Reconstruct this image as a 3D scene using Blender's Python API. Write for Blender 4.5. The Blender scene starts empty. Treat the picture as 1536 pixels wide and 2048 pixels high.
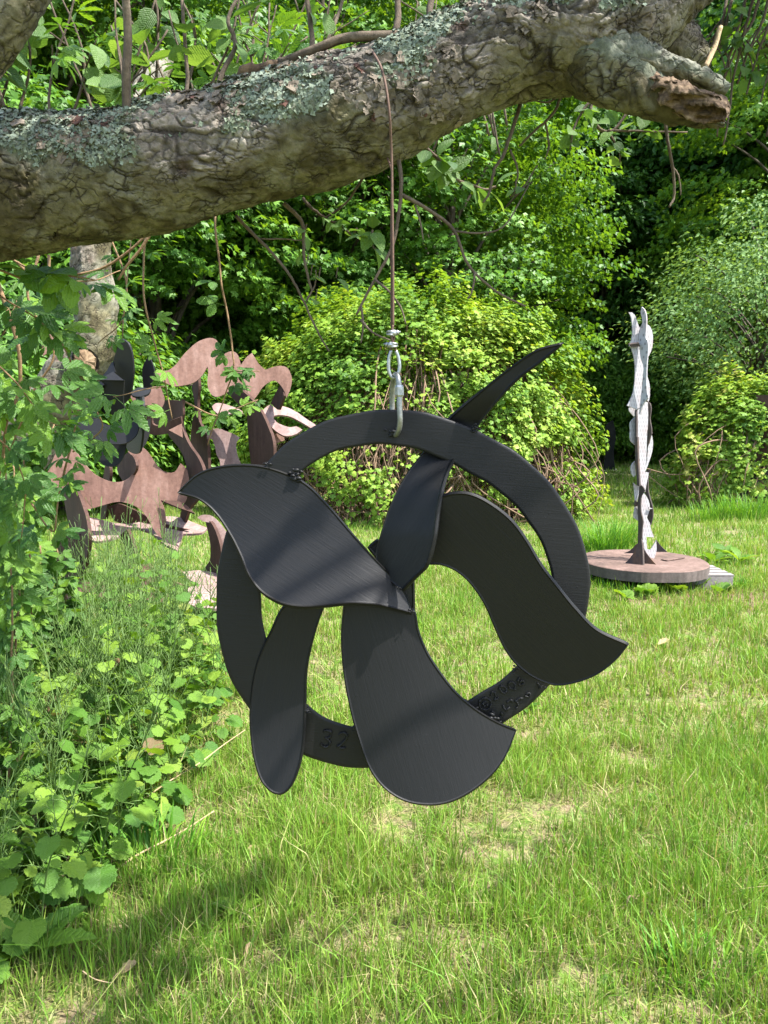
import bpy, bmesh, math, random
import numpy as np
from mathutils import Vector, Matrix
from mathutils.geometry import delaunay_2d_cdt

random.seed(11)
rng = np.random.default_rng(11)
scene = bpy.context.scene
COL = scene.collection
R = math.radians

# ------------------------------------------------------------------ camera, sky, sun, exposure
CAM_Z = 1.5
PITCH = R(7.1)
FPX = 2048 * 26.0 / 36.0
cam_d = bpy.data.cameras.new('camera')
cam_d.lens = 26.0
cam_d.sensor_fit = 'VERTICAL'
cam_d.sensor_height = 36.0
cam_d.sensor_width = 36.0
cam_d.clip_start = 0.05
cam_d.clip_end = 2000
cam = bpy.data.objects.new('camera', cam_d)
cam.location = (0, 0, CAM_Z)
cam.rotation_euler = (R(90) - PITCH, 0, 0)
COL.objects.link(cam)
scene.camera = cam

SUN = Vector((0.47, -0.21, 0.86)).normalized()
world = bpy.data.worlds.new("World")
scene.world = world
world.use_nodes = True
wn = world.node_tree.nodes
wl = world.node_tree.links
wn.clear()
w_out = wn.new('ShaderNodeOutputWorld')
w_bg = wn.new('ShaderNodeBackground')
w_sky = wn.new('ShaderNodeTexSky')
w_sky.sky_type = 'NISHITA'
w_sky.sun_disc = False
w_sky.sun_elevation = math.asin(SUN.z)
w_sky.sun_rotation = math.atan2(SUN.x, SUN.y)
w_sky.air_density = 1.0
w_sky.dust_density = 2.0
w_sky.ozone_density = 1.0
w_bg.inputs['Strength'].default_value = 0.15
wl.new(w_sky.outputs[0], w_bg.inputs['Color'])
wl.new(w_bg.outputs[0], w_out.inputs['Surface'])

sun_d = bpy.data.lights.new('sun', 'SUN')
sun_d.energy = 4.0
sun_d.angle = R(0.55)
sun_d.color = (1.0, 0.97, 0.92)
sun = bpy.data.objects.new('sun', sun_d)
sun.rotation_euler = SUN.to_track_quat('Z', 'Y').to_euler()
sun.location = (4, -3, 9)
COL.objects.link(sun)

vs = scene.view_settings
vs.view_transform = 'Standard'
vs.look = 'None'
vs.exposure = 1.88
vs.gamma = 1.0
vs.use_curve_mapping = False
scene.cycles.max_bounces = 10
scene.cycles.transparent_max_bounces = 4
scene.cycles.diffuse_bounces = 6
scene.cycles.transmission_bounces = 4

# ------------------------------------------------------------------ small maths
def P(px, py, Y):
    """world point seen at photo pixel (px,py) at ground distance Y"""
    cx = (px - 768.0) / FPX
    cy = (1024.0 - py) / FPX
    c, s = math.cos(PITCH), math.sin(PITCH)
    d = np.array((cx, c + cy * s, -s + cy * c))
    return np.array((0, 0, CAM_Z)) + d * (Y / d[1])

def ray(px, py):
    cx = (px - 768.0) / FPX
    cy = (1024.0 - py) / FPX
    c, s = math.cos(PITCH), math.sin(PITCH)
    return np.array((cx, c + cy * s, -s + cy * c))

def on_plane(px, py, p0, n):
    d = ray(px, py)
    o = np.array((0, 0, CAM_Z))
    t = np.dot(p0 - o, n) / np.dot(d, n)
    return o + d * t

def ground_at(px, py, z=0.0):
    d = ray(px, py)
    t = (z - CAM_Z) / d[2]
    return np.array((0, 0, CAM_Z)) + d * t

def unit(v):
    v = np.asarray(v, float)
    return v / np.maximum(np.linalg.norm(v, axis=-1, keepdims=True), 1e-9)

_perm = rng.permutation(256)
_perm = np.concatenate([_perm, _perm, _perm])
_grad = unit(rng.normal(size=(256, 3)))

def pnoise(p):
    p = np.asarray(p, float)
    i = np.floor(p).astype(int)
    f = p - i
    i &= 255
    u = f * f * f * (f * (f * 6 - 15) + 10)
    out = 0
    for dx in (0, 1):
        for dy in (0, 1):
            for dz in (0, 1):
                h = _perm[_perm[_perm[i[:, 0] + dx] + i[:, 1] + dy] + i[:, 2] + dz]
                g = _grad[h]
                w = (u[:, 0] if dx else 1 - u[:, 0]) * (u[:, 1] if dy else 1 - u[:, 1]) * (u[:, 2] if dz else 1 - u[:, 2])
                out = out + w * (g * (f - np.array((dx, dy, dz)))).sum(1)
    return out * 1.6

def fbm(p, o=4):
    a, s = 0, 1.0
    p = np.asarray(p, float)
    for k in range(o):
        a = a + s * pnoise(p + 17.3 * k)
        p = p * 2.03
        s *= 0.5
    return a

def worley(p):
    """F1, F2, cell random"""
    i = np.floor(p).astype(int)
    n = len(p)
    f1 = np.full(n, 9.0)
    f2 = np.full(n, 9.0)
    cr = np.zeros(n)
    for dx in (-1, 0, 1):
        for dy in (-1, 0, 1):
            for dz in (-1, 0, 1):
                c = i + np.array((dx, dy, dz))
                cc = c & 255
                h = _perm[_perm[_perm[cc[:, 0]] + cc[:, 1]] + cc[:, 2]]
                q = c + 0.5 + 0.45 * _grad[h]
                d = np.linalg.norm(p - q, axis=1)
                m = d < f1
                f2 = np.where(m, f1, np.minimum(f2, d))
                cr = np.where(m, h / 255.0, cr)
                f1 = np.where(m, d, f1)
    return f1, f2, cr

def sstep(a, b, x):
    t = np.clip((x - a) / (b - a), 0, 1)
    return t * t * (3 - 2 * t)

def spline(pts, n, closed=False):
    """Catmull-Rom through rows of pts (any columns)"""
    pts = np.asarray(pts, float)
    m = len(pts)
    out = []
    segs = m if closed else m - 1
    for k in range(segs):
        p1, p2 = pts[k], pts[(k + 1) % m]
        p0 = pts[k - 1] if (closed or k > 0) else 2 * p1 - p2
        p3 = pts[(k + 2) % m] if (closed or k + 2 < m) else 2 * p2 - p1
        for t in np.linspace(0, 1, n, endpoint=False):
            out.append(0.5 * ((2 * p1) + (-p0 + p2) * t + (2 * p0 - 5 * p1 + 4 * p2 - p3) * t * t + (-p0 + 3 * p1 - 3 * p2 + p3) * t ** 3))
    if not closed:
        out.append(pts[-1])
    return np.array(out)

def outline(pts, spacing=8.0, corner=62):
    """closed smooth outline, keeping sharp corners"""
    pts = np.asarray(pts, float)
    m = len(pts)
    sharp = []
    for k in range(m):
        a = pts[k] - pts[k - 1]
        b = pts[(k + 1) % m] - pts[k]
        ang = abs((math.degrees(math.atan2(b[1], b[0]) - math.atan2(a[1], a[0])) + 180) % 360 - 180)
        sharp.append(ang > corner)
    out = []
    for k in range(m):
        k2 = (k + 1) % m
        p1, p2 = pts[k], pts[k2]
        p0 = p1 - 0.5 * (p2 - p1) if sharp[k] else pts[k - 1]
        p3 = p2 + 0.5 * (p2 - p1) if sharp[k2] else pts[(k + 2) % m]
        L = np.linalg.norm(p2 - p1)
        n = max(1, int(round(L / spacing)))
        m1 = (p2 - p0) * L / (L + np.linalg.norm(p1 - p0))
        m2 = (p3 - p1) * L / (L + np.linalg.norm(p3 - p2))
        for t in np.linspace(0, 1, n, endpoint=False):
            h1 = 2 * t ** 3 - 3 * t ** 2 + 1
            h2 = t ** 3 - 2 * t ** 2 + t
            h3 = -2 * t ** 3 + 3 * t ** 2
            h4 = t ** 3 - t ** 2
            out.append(h1 * p1 + h2 * m1 + h3 * p2 + h4 * m2)
    return np.array(out)

def inside(poly, q):
    x, y = q[:, 0], q[:, 1]
    c = np.zeros(len(q), bool)
    m = len(poly)
    j = m - 1
    for i in range(m):
        xi, yi = poly[i]
        xj, yj = poly[j]
        if yi != yj:
            c ^= ((yi > y) != (yj > y)) & (x < (xj - xi) * (y - yi) / (yj - yi) + xi)
        j = i
    return c

# ------------------------------------------------------------------ mesh building
class MB:
    def __init__(s):
        s.V, s.T, s.A, s.n = [], [], [], 0
    def add(s, V, T, tint=0.5):
        V = np.asarray(V, float)
        T = np.asarray(T, int)
        s.V.append(V)
        s.T.append(T + s.n)
        a = np.empty(len(V))
        a[:] = tint
        s.A.append(a)
        s.n += len(V)
    def data(s):
        return np.concatenate(s.V), np.concatenate(s.T), np.concatenate(s.A)
    def mesh(s, name, smooth=True, extra=None, off=None):
        V, T, A = s.data()
        if off is not None:
            V = V - np.asarray(off)
        me = bpy.data.meshes.new(name)
        nv, nt = len(V), len(T)
        me.vertices.add(nv)
        me.vertices.foreach_set('co', V.astype(np.float32).ravel())
        me.loops.add(nt * 3)
        me.loops.foreach_set('vertex_index', T.astype(np.int32).ravel())
        me.polygons.add(nt)
        me.polygons.foreach_set('loop_start', np.arange(0, nt * 3, 3, dtype=np.int32))
        me.polygons.foreach_set('use_smooth', np.full(nt, smooth))
        at = me.attributes.new('tint', 'FLOAT', 'POINT')
        at.data.foreach_set('value', A.astype(np.float32))
        for k, arr in (extra or {}).items():
            if arr.ndim == 2:
                a2 = me.attributes.new(k, 'FLOAT_COLOR', 'POINT')
                rgba = np.ones((nv, 4), np.float32)
                rgba[:, :3] = arr
                a2.data.foreach_set('color', rgba.ravel())
            else:
                a2 = me.attributes.new(k, 'FLOAT', 'POINT')
                a2.data.foreach_set('value', arr.astype(np.float32))
        me.update(calc_edges=True)
        return me

def tube(pts, rad, seg=8, cap=True):
    pts = np.asarray(pts, float)
    n = len(pts)
    rad = np.broadcast_to(np.asarray(rad, float), (n,))
    tan = np.gradient(pts, axis=0)
    tan = unit(tan)
    a = np.array((0.3, 0.2, 1.0)) if abs(tan[0][2]) < 0.8 else np.array((1.0, 0.1, 0.2))
    x = unit(a - tan[0] * np.dot(a, tan[0]))
    V = []
    th = np.linspace(0, 2 * math.pi, seg, endpoint=False)
    cs, sn = np.cos(th)[:, None], np.sin(th)[:, None]
    for i in range(n):
        x = unit(x - tan[i] * np.dot(x, tan[i]))
        y = np.cross(tan[i], x)
        V.append(pts[i] + rad[i] * (cs * x + sn * y))
    V = np.concatenate(V)
    i, j = np.meshgrid(np.arange(n - 1), np.arange(seg), indexing='ij')
    i, j = i.ravel(), j.ravel()
    a0 = i * seg + j
    a1 = i * seg + (j + 1) % seg
    b0, b1 = a0 + seg, a1 + seg
    T = np.concatenate([np.stack([a0, a1, b1], 1), np.stack([a0, b1, b0], 1)])
    if cap:
        V = np.concatenate([V, pts[:1], pts[-1:]])
        c0, c1 = n * seg, n * seg + 1
        js = np.arange(seg)
        T = np.concatenate([T, np.stack([np.full(seg, c0), (js + 1) % seg, js], 1),
                            np.stack([np.full(seg, c1), (n - 1) * seg + js, (n - 1) * seg + (js + 1) % seg], 1)])
    return V, T

def scatter(tmpl, pos, nrm, dirv, size):
    """copies of a leaf template (tip +Y, normal +Z) -> V,T"""
    tv, tt = tmpl
    n = len(pos)
    nrm = unit(nrm)
    y = dirv - nrm * (dirv * nrm).sum(1, keepdims=True)
    y = unit(y + 1e-6)
    x = np.cross(y, nrm)
    size = np.broadcast_to(np.asarray(size, float), (n,))[:, None, None]
    V = pos[:, None, :] + size * (tv[None, :, 0:1] * x[:, None, :] + tv[None, :, 1:2] * y[:, None, :] + tv[None, :, 2:3] * nrm[:, None, :])
    k = len(tv)
    T = (tt[None] + (np.arange(n) * k)[:, None, None]).reshape(-1, 3)
    return V.reshape(-1, 3), T

def rnd(n, s=1.0):
    return rng.normal(size=(n, 3)) * s

# ------------------------------------------------------------------ objects
ORG = {}
def thing(name, label, cat, loc=(0, 0, 0), group=None):
    o = bpy.data.objects.new(name, None)
    o.empty_display_size = 0.1
    COL.objects.link(o)
    o.location = tuple(float(v) for v in loc)
    o['label'] = label
    o['category'] = cat
    if group:
        o['group'] = group
    ORG[o.name] = np.array(loc, float)
    return o

def tag(o, label=None, cat=None, group=None, kind=None):
    for k, v in (('label', label), ('category', cat), ('group', group), ('kind', kind)):
        if v:
            o[k] = v
    return o

def link(name, me, mat=None, parent=None):
    if mat is not None and len(me.materials) == 0:
        me.materials.append(mat)
    o = bpy.data.objects.new(name, me)
    COL.objects.link(o)
    if parent is not None:
        o.parent = parent
        ORG[o.name] = ORG[parent.name]
    else:
        ORG[o.name] = np.zeros(3)
    return o

def part(name, mb, mat, parent=None, smooth=True, extra=None, kind=None, loc=None):
    """mb holds world coordinates; the mesh is stored relative to its thing"""
    off = ORG[parent.name] if parent is not None else loc
    o = link(name, mb.mesh(name, smooth, extra, off), mat, parent)
    if parent is None and loc is not None:
        o.location = tuple(float(v) for v in loc)
        ORG[o.name] = np.array(loc, float)
    if kind:
        o['kind'] = kind
    return o

def leaf_obj(name, me, mat, parent, pos, nrm, dirv, size):
    """one leaf as its own object, placed in world space"""
    nrm = unit(nrm)
    dirv = np.asarray(dirv, float)
    y = unit(dirv - nrm * np.dot(dirv, nrm) + 1e-6)
    x = np.cross(y, nrm)
    p = np.asarray(pos, float) - ORG[parent.name]
    o = link(name, me, mat, parent)
    M = Matrix(((x[0] * size, y[0] * size, nrm[0] * size, p[0]),
                (x[1] * size, y[1] * size, nrm[1] * size, p[1]),
                (x[2] * size, y[2] * size, nrm[2] * size, p[2]),
                (0, 0, 0, 1)))
    o.matrix_local = M
    return o

def kids(o):
    return [c for c in o.children]

def copy_tree(root, loc, rz=0.0, sc=1.0, label=None):
    r = root.copy()
    COL.objects.link(r)
    r.location = tuple(float(v) for v in loc)
    r.rotation_euler = (0, 0, rz)
    r.scale = (sc, sc, sc) if not hasattr(sc, '__len__') else sc
    ORG[r.name] = np.array(loc, float)
    if label:
        r['label'] = label
    for ch in kids(root):
        c = ch.copy()
        COL.objects.link(c)
        c.parent = r
        for g in kids(ch):
            d = g.copy()
            COL.objects.link(d)
            d.parent = c
    return r

# ------------------------------------------------------------------ materials
class NT:
    def __init__(s, name):
        s.m = bpy.data.materials.new(name)
        s.m.use_nodes = True
        s.t = s.m.node_tree
        s.t.nodes.clear()
        s.out = s.t.nodes.new('ShaderNodeOutputMaterial')
    def n(s, typ, **kw):
        nd = s.t.nodes.new(typ)
        for k, v in kw.items():
            if k in nd.inputs:
                nd.inputs[k].default_value = v
            else:
                setattr(nd, k, v)
        return nd
    def l(s, a, b):
        s.t.links.new(a, b)
    def ramp(s, src, stops, interp='LINEAR'):
        r = s.n('ShaderNodeValToRGB')
        r.color_ramp.interpolation = interp
        e = r.color_ramp.elements
        while len(e) < len(stops):
            e.new(0.5)
        for i, (p, c) in enumerate(stops):
            e[i].position = p
            e[i].color = (c[0], c[1], c[2], 1) if hasattr(c, '__len__') else (c, c, c, 1)
        s.l(src, r.inputs[0])
        return r.outputs[0]
    def math(s, op, a, b=None, c=None):
        nd = s.n('ShaderNodeMath', operation=op)
        for k, v in enumerate((a, b, c)):
            if v is None:
                continue
            if isinstance(v, (int, float)):
                nd.inputs[k].default_value = v
            else:
                s.l(v, nd.inputs[k])
        return nd.outputs[0]
    def mix(s, f, a, b, mode='MIX'):
        nd = s.n('ShaderNodeMix', data_type='RGBA', blend_type=mode)
        for k, v in ((0, f), (6, a), (7, b)):
            if isinstance(v, (int, float)):
                nd.inputs[k].default_value = v
            elif isinstance(v, tuple):
                nd.inputs[k].default_value = (v[0], v[1], v[2], 1)
            else:
                s.l(v, nd.inputs[k])
        return nd.outputs[2]
    def noise(s, scale, detail=3, coord=None, rough=0.55):
        nd = s.n('ShaderNodeTexNoise', Scale=scale, Detail=detail, Roughness=rough)
        if coord is not None:
            s.l(coord, nd.inputs['Vector'])
        return nd.outputs[0]
    def obco(s, scale=None, rot=None):
        tc = s.n('ShaderNodeTexCoord').outputs['Object']
        if scale is None and rot is None:
            return tc
        mp = s.n('ShaderNodeMapping', vector_type='TEXTURE')
        if scale:
            mp.inputs['Scale'].default_value = tuple(1.0 / v for v in scale)
        if rot:
            mp.inputs['Rotation'].default_value = rot
        s.l(tc, mp.inputs[0])
        return mp.outputs[0]
    def attr(s, name, col=False):
        nd = s.n('ShaderNodeAttribute', attribute_name=name)
        return nd.outputs['Color'] if col else nd.outputs['Fac']
    def bump(s, h, strength=0.3, dist=0.01):
        b = s.n('ShaderNodeBump', Strength=strength, Distance=dist)
        s.l(h, b.inputs['Height'])
        return b.outputs[0]
    def principled(s, color, rough=0.6, normal=None, metallic=0.0, spec=0.5):
        b = s.n('ShaderNodeBsdfPrincipled')
        b.inputs['Metallic'].default_value = metallic
        b.inputs['Specular IOR Level'].default_value = spec
        if isinstance(color, tuple):
            b.inputs['Base Color'].default_value = (*color[:3], 1)
        else:
            s.l(color, b.inputs['Base Color'])
        if isinstance(rough, (int, float)):
            b.inputs['Roughness'].default_value = rough
        else:
            s.l(rough, b.inputs['Roughness'])
        if normal is not None:
            s.l(normal, b.inputs['Normal'])
        return b.outputs[0]
    def done(s, sh):
        s.l(sh, s.out.inputs['Surface'])
        return s.m

def leaf_mat(name, stops, src='tint', trans=0.35, rough=0.5, spec=0.35, vein=False, tmul=(1.5, 1.35, 0.5)):
    t = NT(name)
    if src == 'tint':
        f = t.attr('tint')
        oi = t.n('ShaderNodeObjectInfo').outputs['Random']
        f = t.math('ADD', f, t.math('MULTIPLY', t.math('SUBTRACT', oi, 0.5), 0.25))
    else:
        f = t.n('ShaderNodeObjectInfo').outputs['Random']
    c = t.ramp(f, stops)
    nrm = None
    if vein:
        co = t.n('ShaderNodeTexCoord').outputs['Object']
        sp = t.n('ShaderNodeSeparateXYZ')
        t.l(co, sp.inputs[0])
        ax = t.math('ABSOLUTE', sp.outputs[0])
        ph = t.math('MULTIPLY', t.math('SUBTRACT', sp.outputs[1], t.math('MULTIPLY', ax, 0.75)), 44.0)
        w = t.math('POWER', t.math('ABSOLUTE', t.math('SINE', ph)), 9.0)
        mid = t.math('LESS_THAN', ax, 0.012)
        v = t.math('MAXIMUM', t.math('MULTIPLY', w, 0.4), mid)
        c = t.mix(t.math('MULTIPLY', v, 0.35), c, (0.16, 0.24, 0.07))
        c = t.mix(t.math('MULTIPLY', t.noise(5.0, 3, co), 0.5), c, t.mix(1.0, c, (0.55, 0.7, 0.5), 'MULTIPLY'))
        nrm = t.bump(t.math('SUBTRACT', t.noise(14.0, 2, co), v), 0.35, 0.02)
    pr = t.principled(c, rough, nrm, 0, spec)
    tr = t.n('ShaderNodeBsdfTranslucent')
    t.l(t.mix(1.0, c, tmul, 'MULTIPLY'), tr.inputs['Color'])
    if nrm is not None:
        t.l(nrm, tr.inputs['Normal'])
    mx = t.n('ShaderNodeMixShader')
    mx.inputs[0].default_value = trans
    t.l(pr, mx.inputs[1])
    t.l(tr.outputs[0], mx.inputs[2])
    return t.done(mx.outputs[0])

M = {}
M['maple_leaf'] = leaf_mat('maple_leaf', [(0, (0.042, 0.120, 0.014)), (0.5, (0.080, 0.195, 0.020)), (1, (0.140, 0.285, 0.030))], trans=0.40, tmul=(1.7, 1.3, 0.45))
M['wood_leaf'] = leaf_mat('wood_leaf', [(0, (0.034, 0.105, 0.020)), (0.5, (0.062, 0.165, 0.026)), (1, (0.105, 0.230, 0.034))], trans=0.42, tmul=(1.6, 1.3, 0.5))
M['grape_leaf'] = leaf_mat('grape_leaf', [(0, (0.065, 0.150, 0.020)), (0.45, (0.150, 0.265, 0.030)), (0.85, (0.250, 0.360, 0.050)), (1, (0.34, 0.33, 0.08))], trans=0.36, spec=0.2)
M['shrub_leaf'] = leaf_mat('shrub_leaf', [(0, (0.075, 0.150, 0.050)), (0.5, (0.125, 0.225, 0.070)), (1, (0.20, 0.31, 0.10))], trans=0.38, spec=0.15)
M['apple_leaf'] = leaf_mat('apple_leaf', [(0, (0.060, 0.130, 0.030)), (0.6, (0.110, 0.200, 0.040)), (1, (0.16, 0.26, 0.07))], src='obj', trans=0.45, vein=True)
M['crown_leaf'] = leaf_mat('crown_leaf', [(0, (0.06, 0.13, 0.03)), (1, (0.12, 0.21, 0.05))], trans=0.4)
M['creeper_leaf'] = leaf_mat('creeper_leaf', [(0, (0.042, 0.118, 0.020)), (0.5, (0.076, 0.172, 0.022)), (0.85, (0.130, 0.245, 0.022)), (1, (0.16, 0.29, 0.02))], src='obj', trans=0.40, vein=True, rough=0.45)
M['mustard_leaf'] = leaf_mat('mustard_leaf', [(0, (0.058, 0.150, 0.018)), (0.45, (0.115, 0.230, 0.022)), (0.88, (0.195, 0.310, 0.030)), (0.985, (0.23, 0.31, 0.05)), (1, (0.20, 0.12, 0.07))], src='obj', trans=0.38, vein=True)
M['yellow_leaf'] = leaf_mat('yellow_leaf', [(0, (0.45, 0.28, 0.04)), (1, (0.50, 0.38, 0.08))], src='obj', trans=0.4, vein=True)

def grass_mat():
    t = NT('grass_blade')
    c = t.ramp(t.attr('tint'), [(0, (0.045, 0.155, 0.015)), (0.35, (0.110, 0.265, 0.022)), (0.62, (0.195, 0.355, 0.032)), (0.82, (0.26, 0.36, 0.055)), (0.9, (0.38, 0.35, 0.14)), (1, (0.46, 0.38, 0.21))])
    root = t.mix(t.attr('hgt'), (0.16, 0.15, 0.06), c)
    pr = t.principled(root, 0.5, None, 0, 0.3)
    tr = t.n('ShaderNodeBsdfTranslucent')
    t.l(t.mix(1.0, root, (1.4, 1.3, 0.6), 'MULTIPLY'), tr.inputs['Color'])
    mx = t.n('ShaderNodeMixShader')
    mx.inputs[0].default_value = 0.35
    t.l(pr, mx.inputs[1])
    t.l(tr.outputs[0], mx.inputs[2])
    return t.done(mx.outputs[0])
M['grass'] = grass_mat()

def ground_mat():
    t = NT('lawn_ground')
    co = t.obco()
    sp = t.n('ShaderNodeSeparateXYZ')
    t.l(co, sp.inputs[0])
    n1 = t.noise(1.3, 5, co)
    n2 = t.noise(9.0, 5, co, 0.7)
    n3 = t.noise(60.0, 4, co, 0.7)
    soil = t.ramp(n3, [(0.3, (0.085, 0.06, 0.035)), (0.5, (0.18, 0.14, 0.08)), (0.68, (0.30, 0.24, 0.15))])
    green = t.ramp(n3, [(0.3, (0.045, 0.10, 0.012)), (0.7, (0.13, 0.22, 0.03))])
    g = t.mix(t.ramp(n2, [(0.42, 0.0), (0.6, 1.0)]), soil, green)
    # leaf litter under the woods
    yw = t.math('ADD', sp.outputs[1], t.math('MULTIPLY', t.math('SUBTRACT', n1, 0.5), 6.0))
    wood = t.ramp(t.math('DIVIDE', yw, 60.0), [(0.41, 0.0), (0.45, 1.0)])
    lit = t.ramp(n3, [(0.3, (0.05, 0.03, 0.018)), (0.7, (0.20, 0.12, 0.07))])
    c = t.mix(wood, g, lit)
    # worn red-brown earth near the turntable
    dx = t.math('SUBTRACT', sp.outputs[0], 3.15)
    dy = t.math('SUBTRACT', sp.outputs[1], 6.15)
    dd = t.math('SQRT', t.math('ADD', t.math('MULTIPLY', dx, t.math('MULTIPLY', dx, 0.35)), t.math('MULTIPLY', dy, t.math('MULTIPLY', dy, 3.0))))
    dd = t.math('ADD', dd, t.math('MULTIPLY', t.math('SUBTRACT', n2, 0.5), 0.9))
    c = t.mix(t.ramp(dd, [(0.5, 1.0), (0.75, 0.0)]), c, t.ramp(n3, [(0.3, (0.10, 0.058, 0.04)), (0.7, (0.21, 0.13, 0.09))]))
    nb = t.bump(n3, 0.6, 0.02)
    return t.done(t.principled(c, 0.9, nb, 0, 0.2))
M['ground'] = ground_mat()

def bark_mat(name, attr_col=True, stops=None, grain=(1, 1, 0.22)):
    t = NT(name)
    co = t.obco()
    n = t.noise(90, 5, co, 0.7)
    n2 = t.noise(320, 4, co, 0.7)
    if attr_col:
        c = t.attr('col', True)
    else:
        c = t.ramp(t.noise(9, 6, t.obco(grain), 0.7), stops)
    c = t.mix(0.65, c, t.mix(1.0, c, t.ramp(n, [(0.3, 0.4), (0.7, 1.45)]), 'MULTIPLY'))
    hh = t.math('ADD', n, t.math('MULTIPLY', n2, 0.4))
    if attr_col:
        # crisp small scales and hairline cracks
        wv = t.n('ShaderNodeVectorMath', operation='ADD')
        nz = t.n('ShaderNodeTexNoise', Scale=30.0, Detail=3.0)
        t.l(co, nz.inputs['Vector'])
        sc = t.n('ShaderNodeVectorMath', operation='SCALE')
        sc.inputs['Scale'].default_value = 0.03
        t.l(nz.outputs['Color'], sc.inputs[0])
        t.l(co, wv.inputs[0])
        t.l(sc.outputs[0], wv.inputs[1])
        for scale, w, amt in ((75.0, 0.10, 0.8), (34.0, 0.07, 0.9)):
            vo = t.n('ShaderNodeTexVoronoi', feature='DISTANCE_TO_EDGE', Scale=scale)
            mp = t.n('ShaderNodeMapping', vector_type='TEXTURE')
            mp.inputs['Scale'].default_value = (1.9, 1.0, 1.0)
            mp.inputs['Rotation'].default_value = (0, R(-14), 0)
            t.l(wv.outputs[0], mp.inputs[0])
            t.l(mp.outputs[0], vo.inputs['Vector'])
            ed = t.ramp(vo.outputs['Distance'], [(0.0, 1.0), (w, 0.0)])
            mk = t.ramp(t.noise(14.0 + scale * 0.1, 3, co, 0.6), [(0.48, 0.0), (0.62, 1.0)])
            ed = t.math('MULTIPLY', ed, mk)
            c = t.mix(t.math('MULTIPLY', ed, amt), c, (0.018, 0.013, 0.009))
            hh = t.math('SUBTRACT', hh, t.math('MULTIPLY', ed, 1.2))
    nb = t.bump(hh, 0.7, 0.004)
    return t.done(t.principled(c, 0.88, nb, 0, 0.2))
M['limb_bark'] = bark_mat('limb_bark')
M['wood_bark'] = bark_mat('wood_bark', False, [(0.3, (0.035, 0.028, 0.02)), (0.55, (0.085, 0.07, 0.052)), (0.75, (0.15, 0.13, 0.10))])
M['twig_bark'] = bark_mat('twig_bark', False, [(0.3, (0.055, 0.04, 0.028)), (0.6, (0.13, 0.10, 0.07)), (0.8, (0.22, 0.18, 0.13))])
M['vine_bark'] = bark_mat('vine_bark', False, [(0.3, (0.16, 0.095, 0.05)), (0.7, (0.30, 0.20, 0.11))])
M['dry_stem'] = bark_mat('dry_stem', False, [(0.3, (0.30, 0.20, 0.11)), (0.7, (0.48, 0.36, 0.22))])
M['dead_stem'] = bark_mat('dead_stem', False, [(0.3, (0.10, 0.065, 0.04)), (0.7, (0.30, 0.20, 0.13))])
M['cut_wood'] = bark_mat('cut_wood', False, [(0.3, (0.045, 0.030, 0.018)), (0.5, (0.14, 0.092, 0.052)), (0.72, (0.27, 0.20, 0.125))])
M['rotten'] = bark_mat('rotten_wood', False, [(0.3, (0.020, 0.013, 0.008)), (0.48, (0.10, 0.065, 0.038)), (0.62, (0.22, 0.155, 0.095)), (0.8, (0.32, 0.25, 0.165))], (0.9, 7.0, 7.0))
M['green_stem'] = leaf_mat('green_stem', [(0, (0.07, 0.13, 0.03)), (1, (0.12, 0.20, 0.04))], trans=0.15)

def lichen_mat():
    t = NT('lichen')
    c = t.ramp(t.attr('tint'), [(0, (0.085, 0.095, 0.05)), (0.35, (0.15, 0.18, 0.125)), (0.75, (0.235, 0.275, 0.215)), (1, (0.10, 0.09, 0.045))])
    n = t.noise(400, 3, t.obco())
    c = t.mix(1.0, c, t.ramp(n, [(0.3, 0.7), (0.7, 1.15)]), 'MULTIPLY')
    return t.done(t.principled(c, 0.9, t.bump(n, 0.5, 0.002), 0, 0.15))
M['lichen'] = lichen_mat()

def black_paint(name, rot, pits=False, base=0.0050):
    t = NT(name)
    co = t.obco()
    st = t.noise(30, 4, t.obco((0.35, 2.0, 8.0), rot), 0.6)
    fine = t.noise(70, 3, t.obco((0.3, 2.0, 7.0), rot), 0.65)
    lump = t.noise(150, 2, co)
    big = t.noise(9, 3, co)
    pit = t.ramp(lump, [(0.66, 0.0), (0.74, 1.0)])
    h = t.math('ADD', t.math('MULTIPLY', st, 0.6), t.math('MULTIPLY', fine, 0.5))
    h = t.math('ADD', h, t.math('MULTIPLY', pit, 0.25 if not pits else 0.6))
    c = t.ramp(t.math('ADD', t.math('MULTIPLY', st, 0.6), t.math('MULTIPLY', big, 0.4)), [(0.3, (base * 0.85, base * 0.86, base * 0.9)), (0.7, (base * 1.2, base * 1.22, base * 1.3))])
    rough = t.ramp(fine, [(0.3, 0.46), (0.7, 0.62)])
    return t.done(t.principled(c, rough, t.bump(h, 0.2, 0.003), 0, 0.28))
for k, a in (('a', 32), ('b', -80), ('c', 74), ('d', 45), ('e', -62), ('r', 5)):
    M['paint_' + k] = black_paint('black_paint_' + k, (0, R(a), 0), k == 'r')
M['paint_old'] = black_paint('weathered_black_paint', (0, 0.4, 0), False, 0.008)

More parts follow.
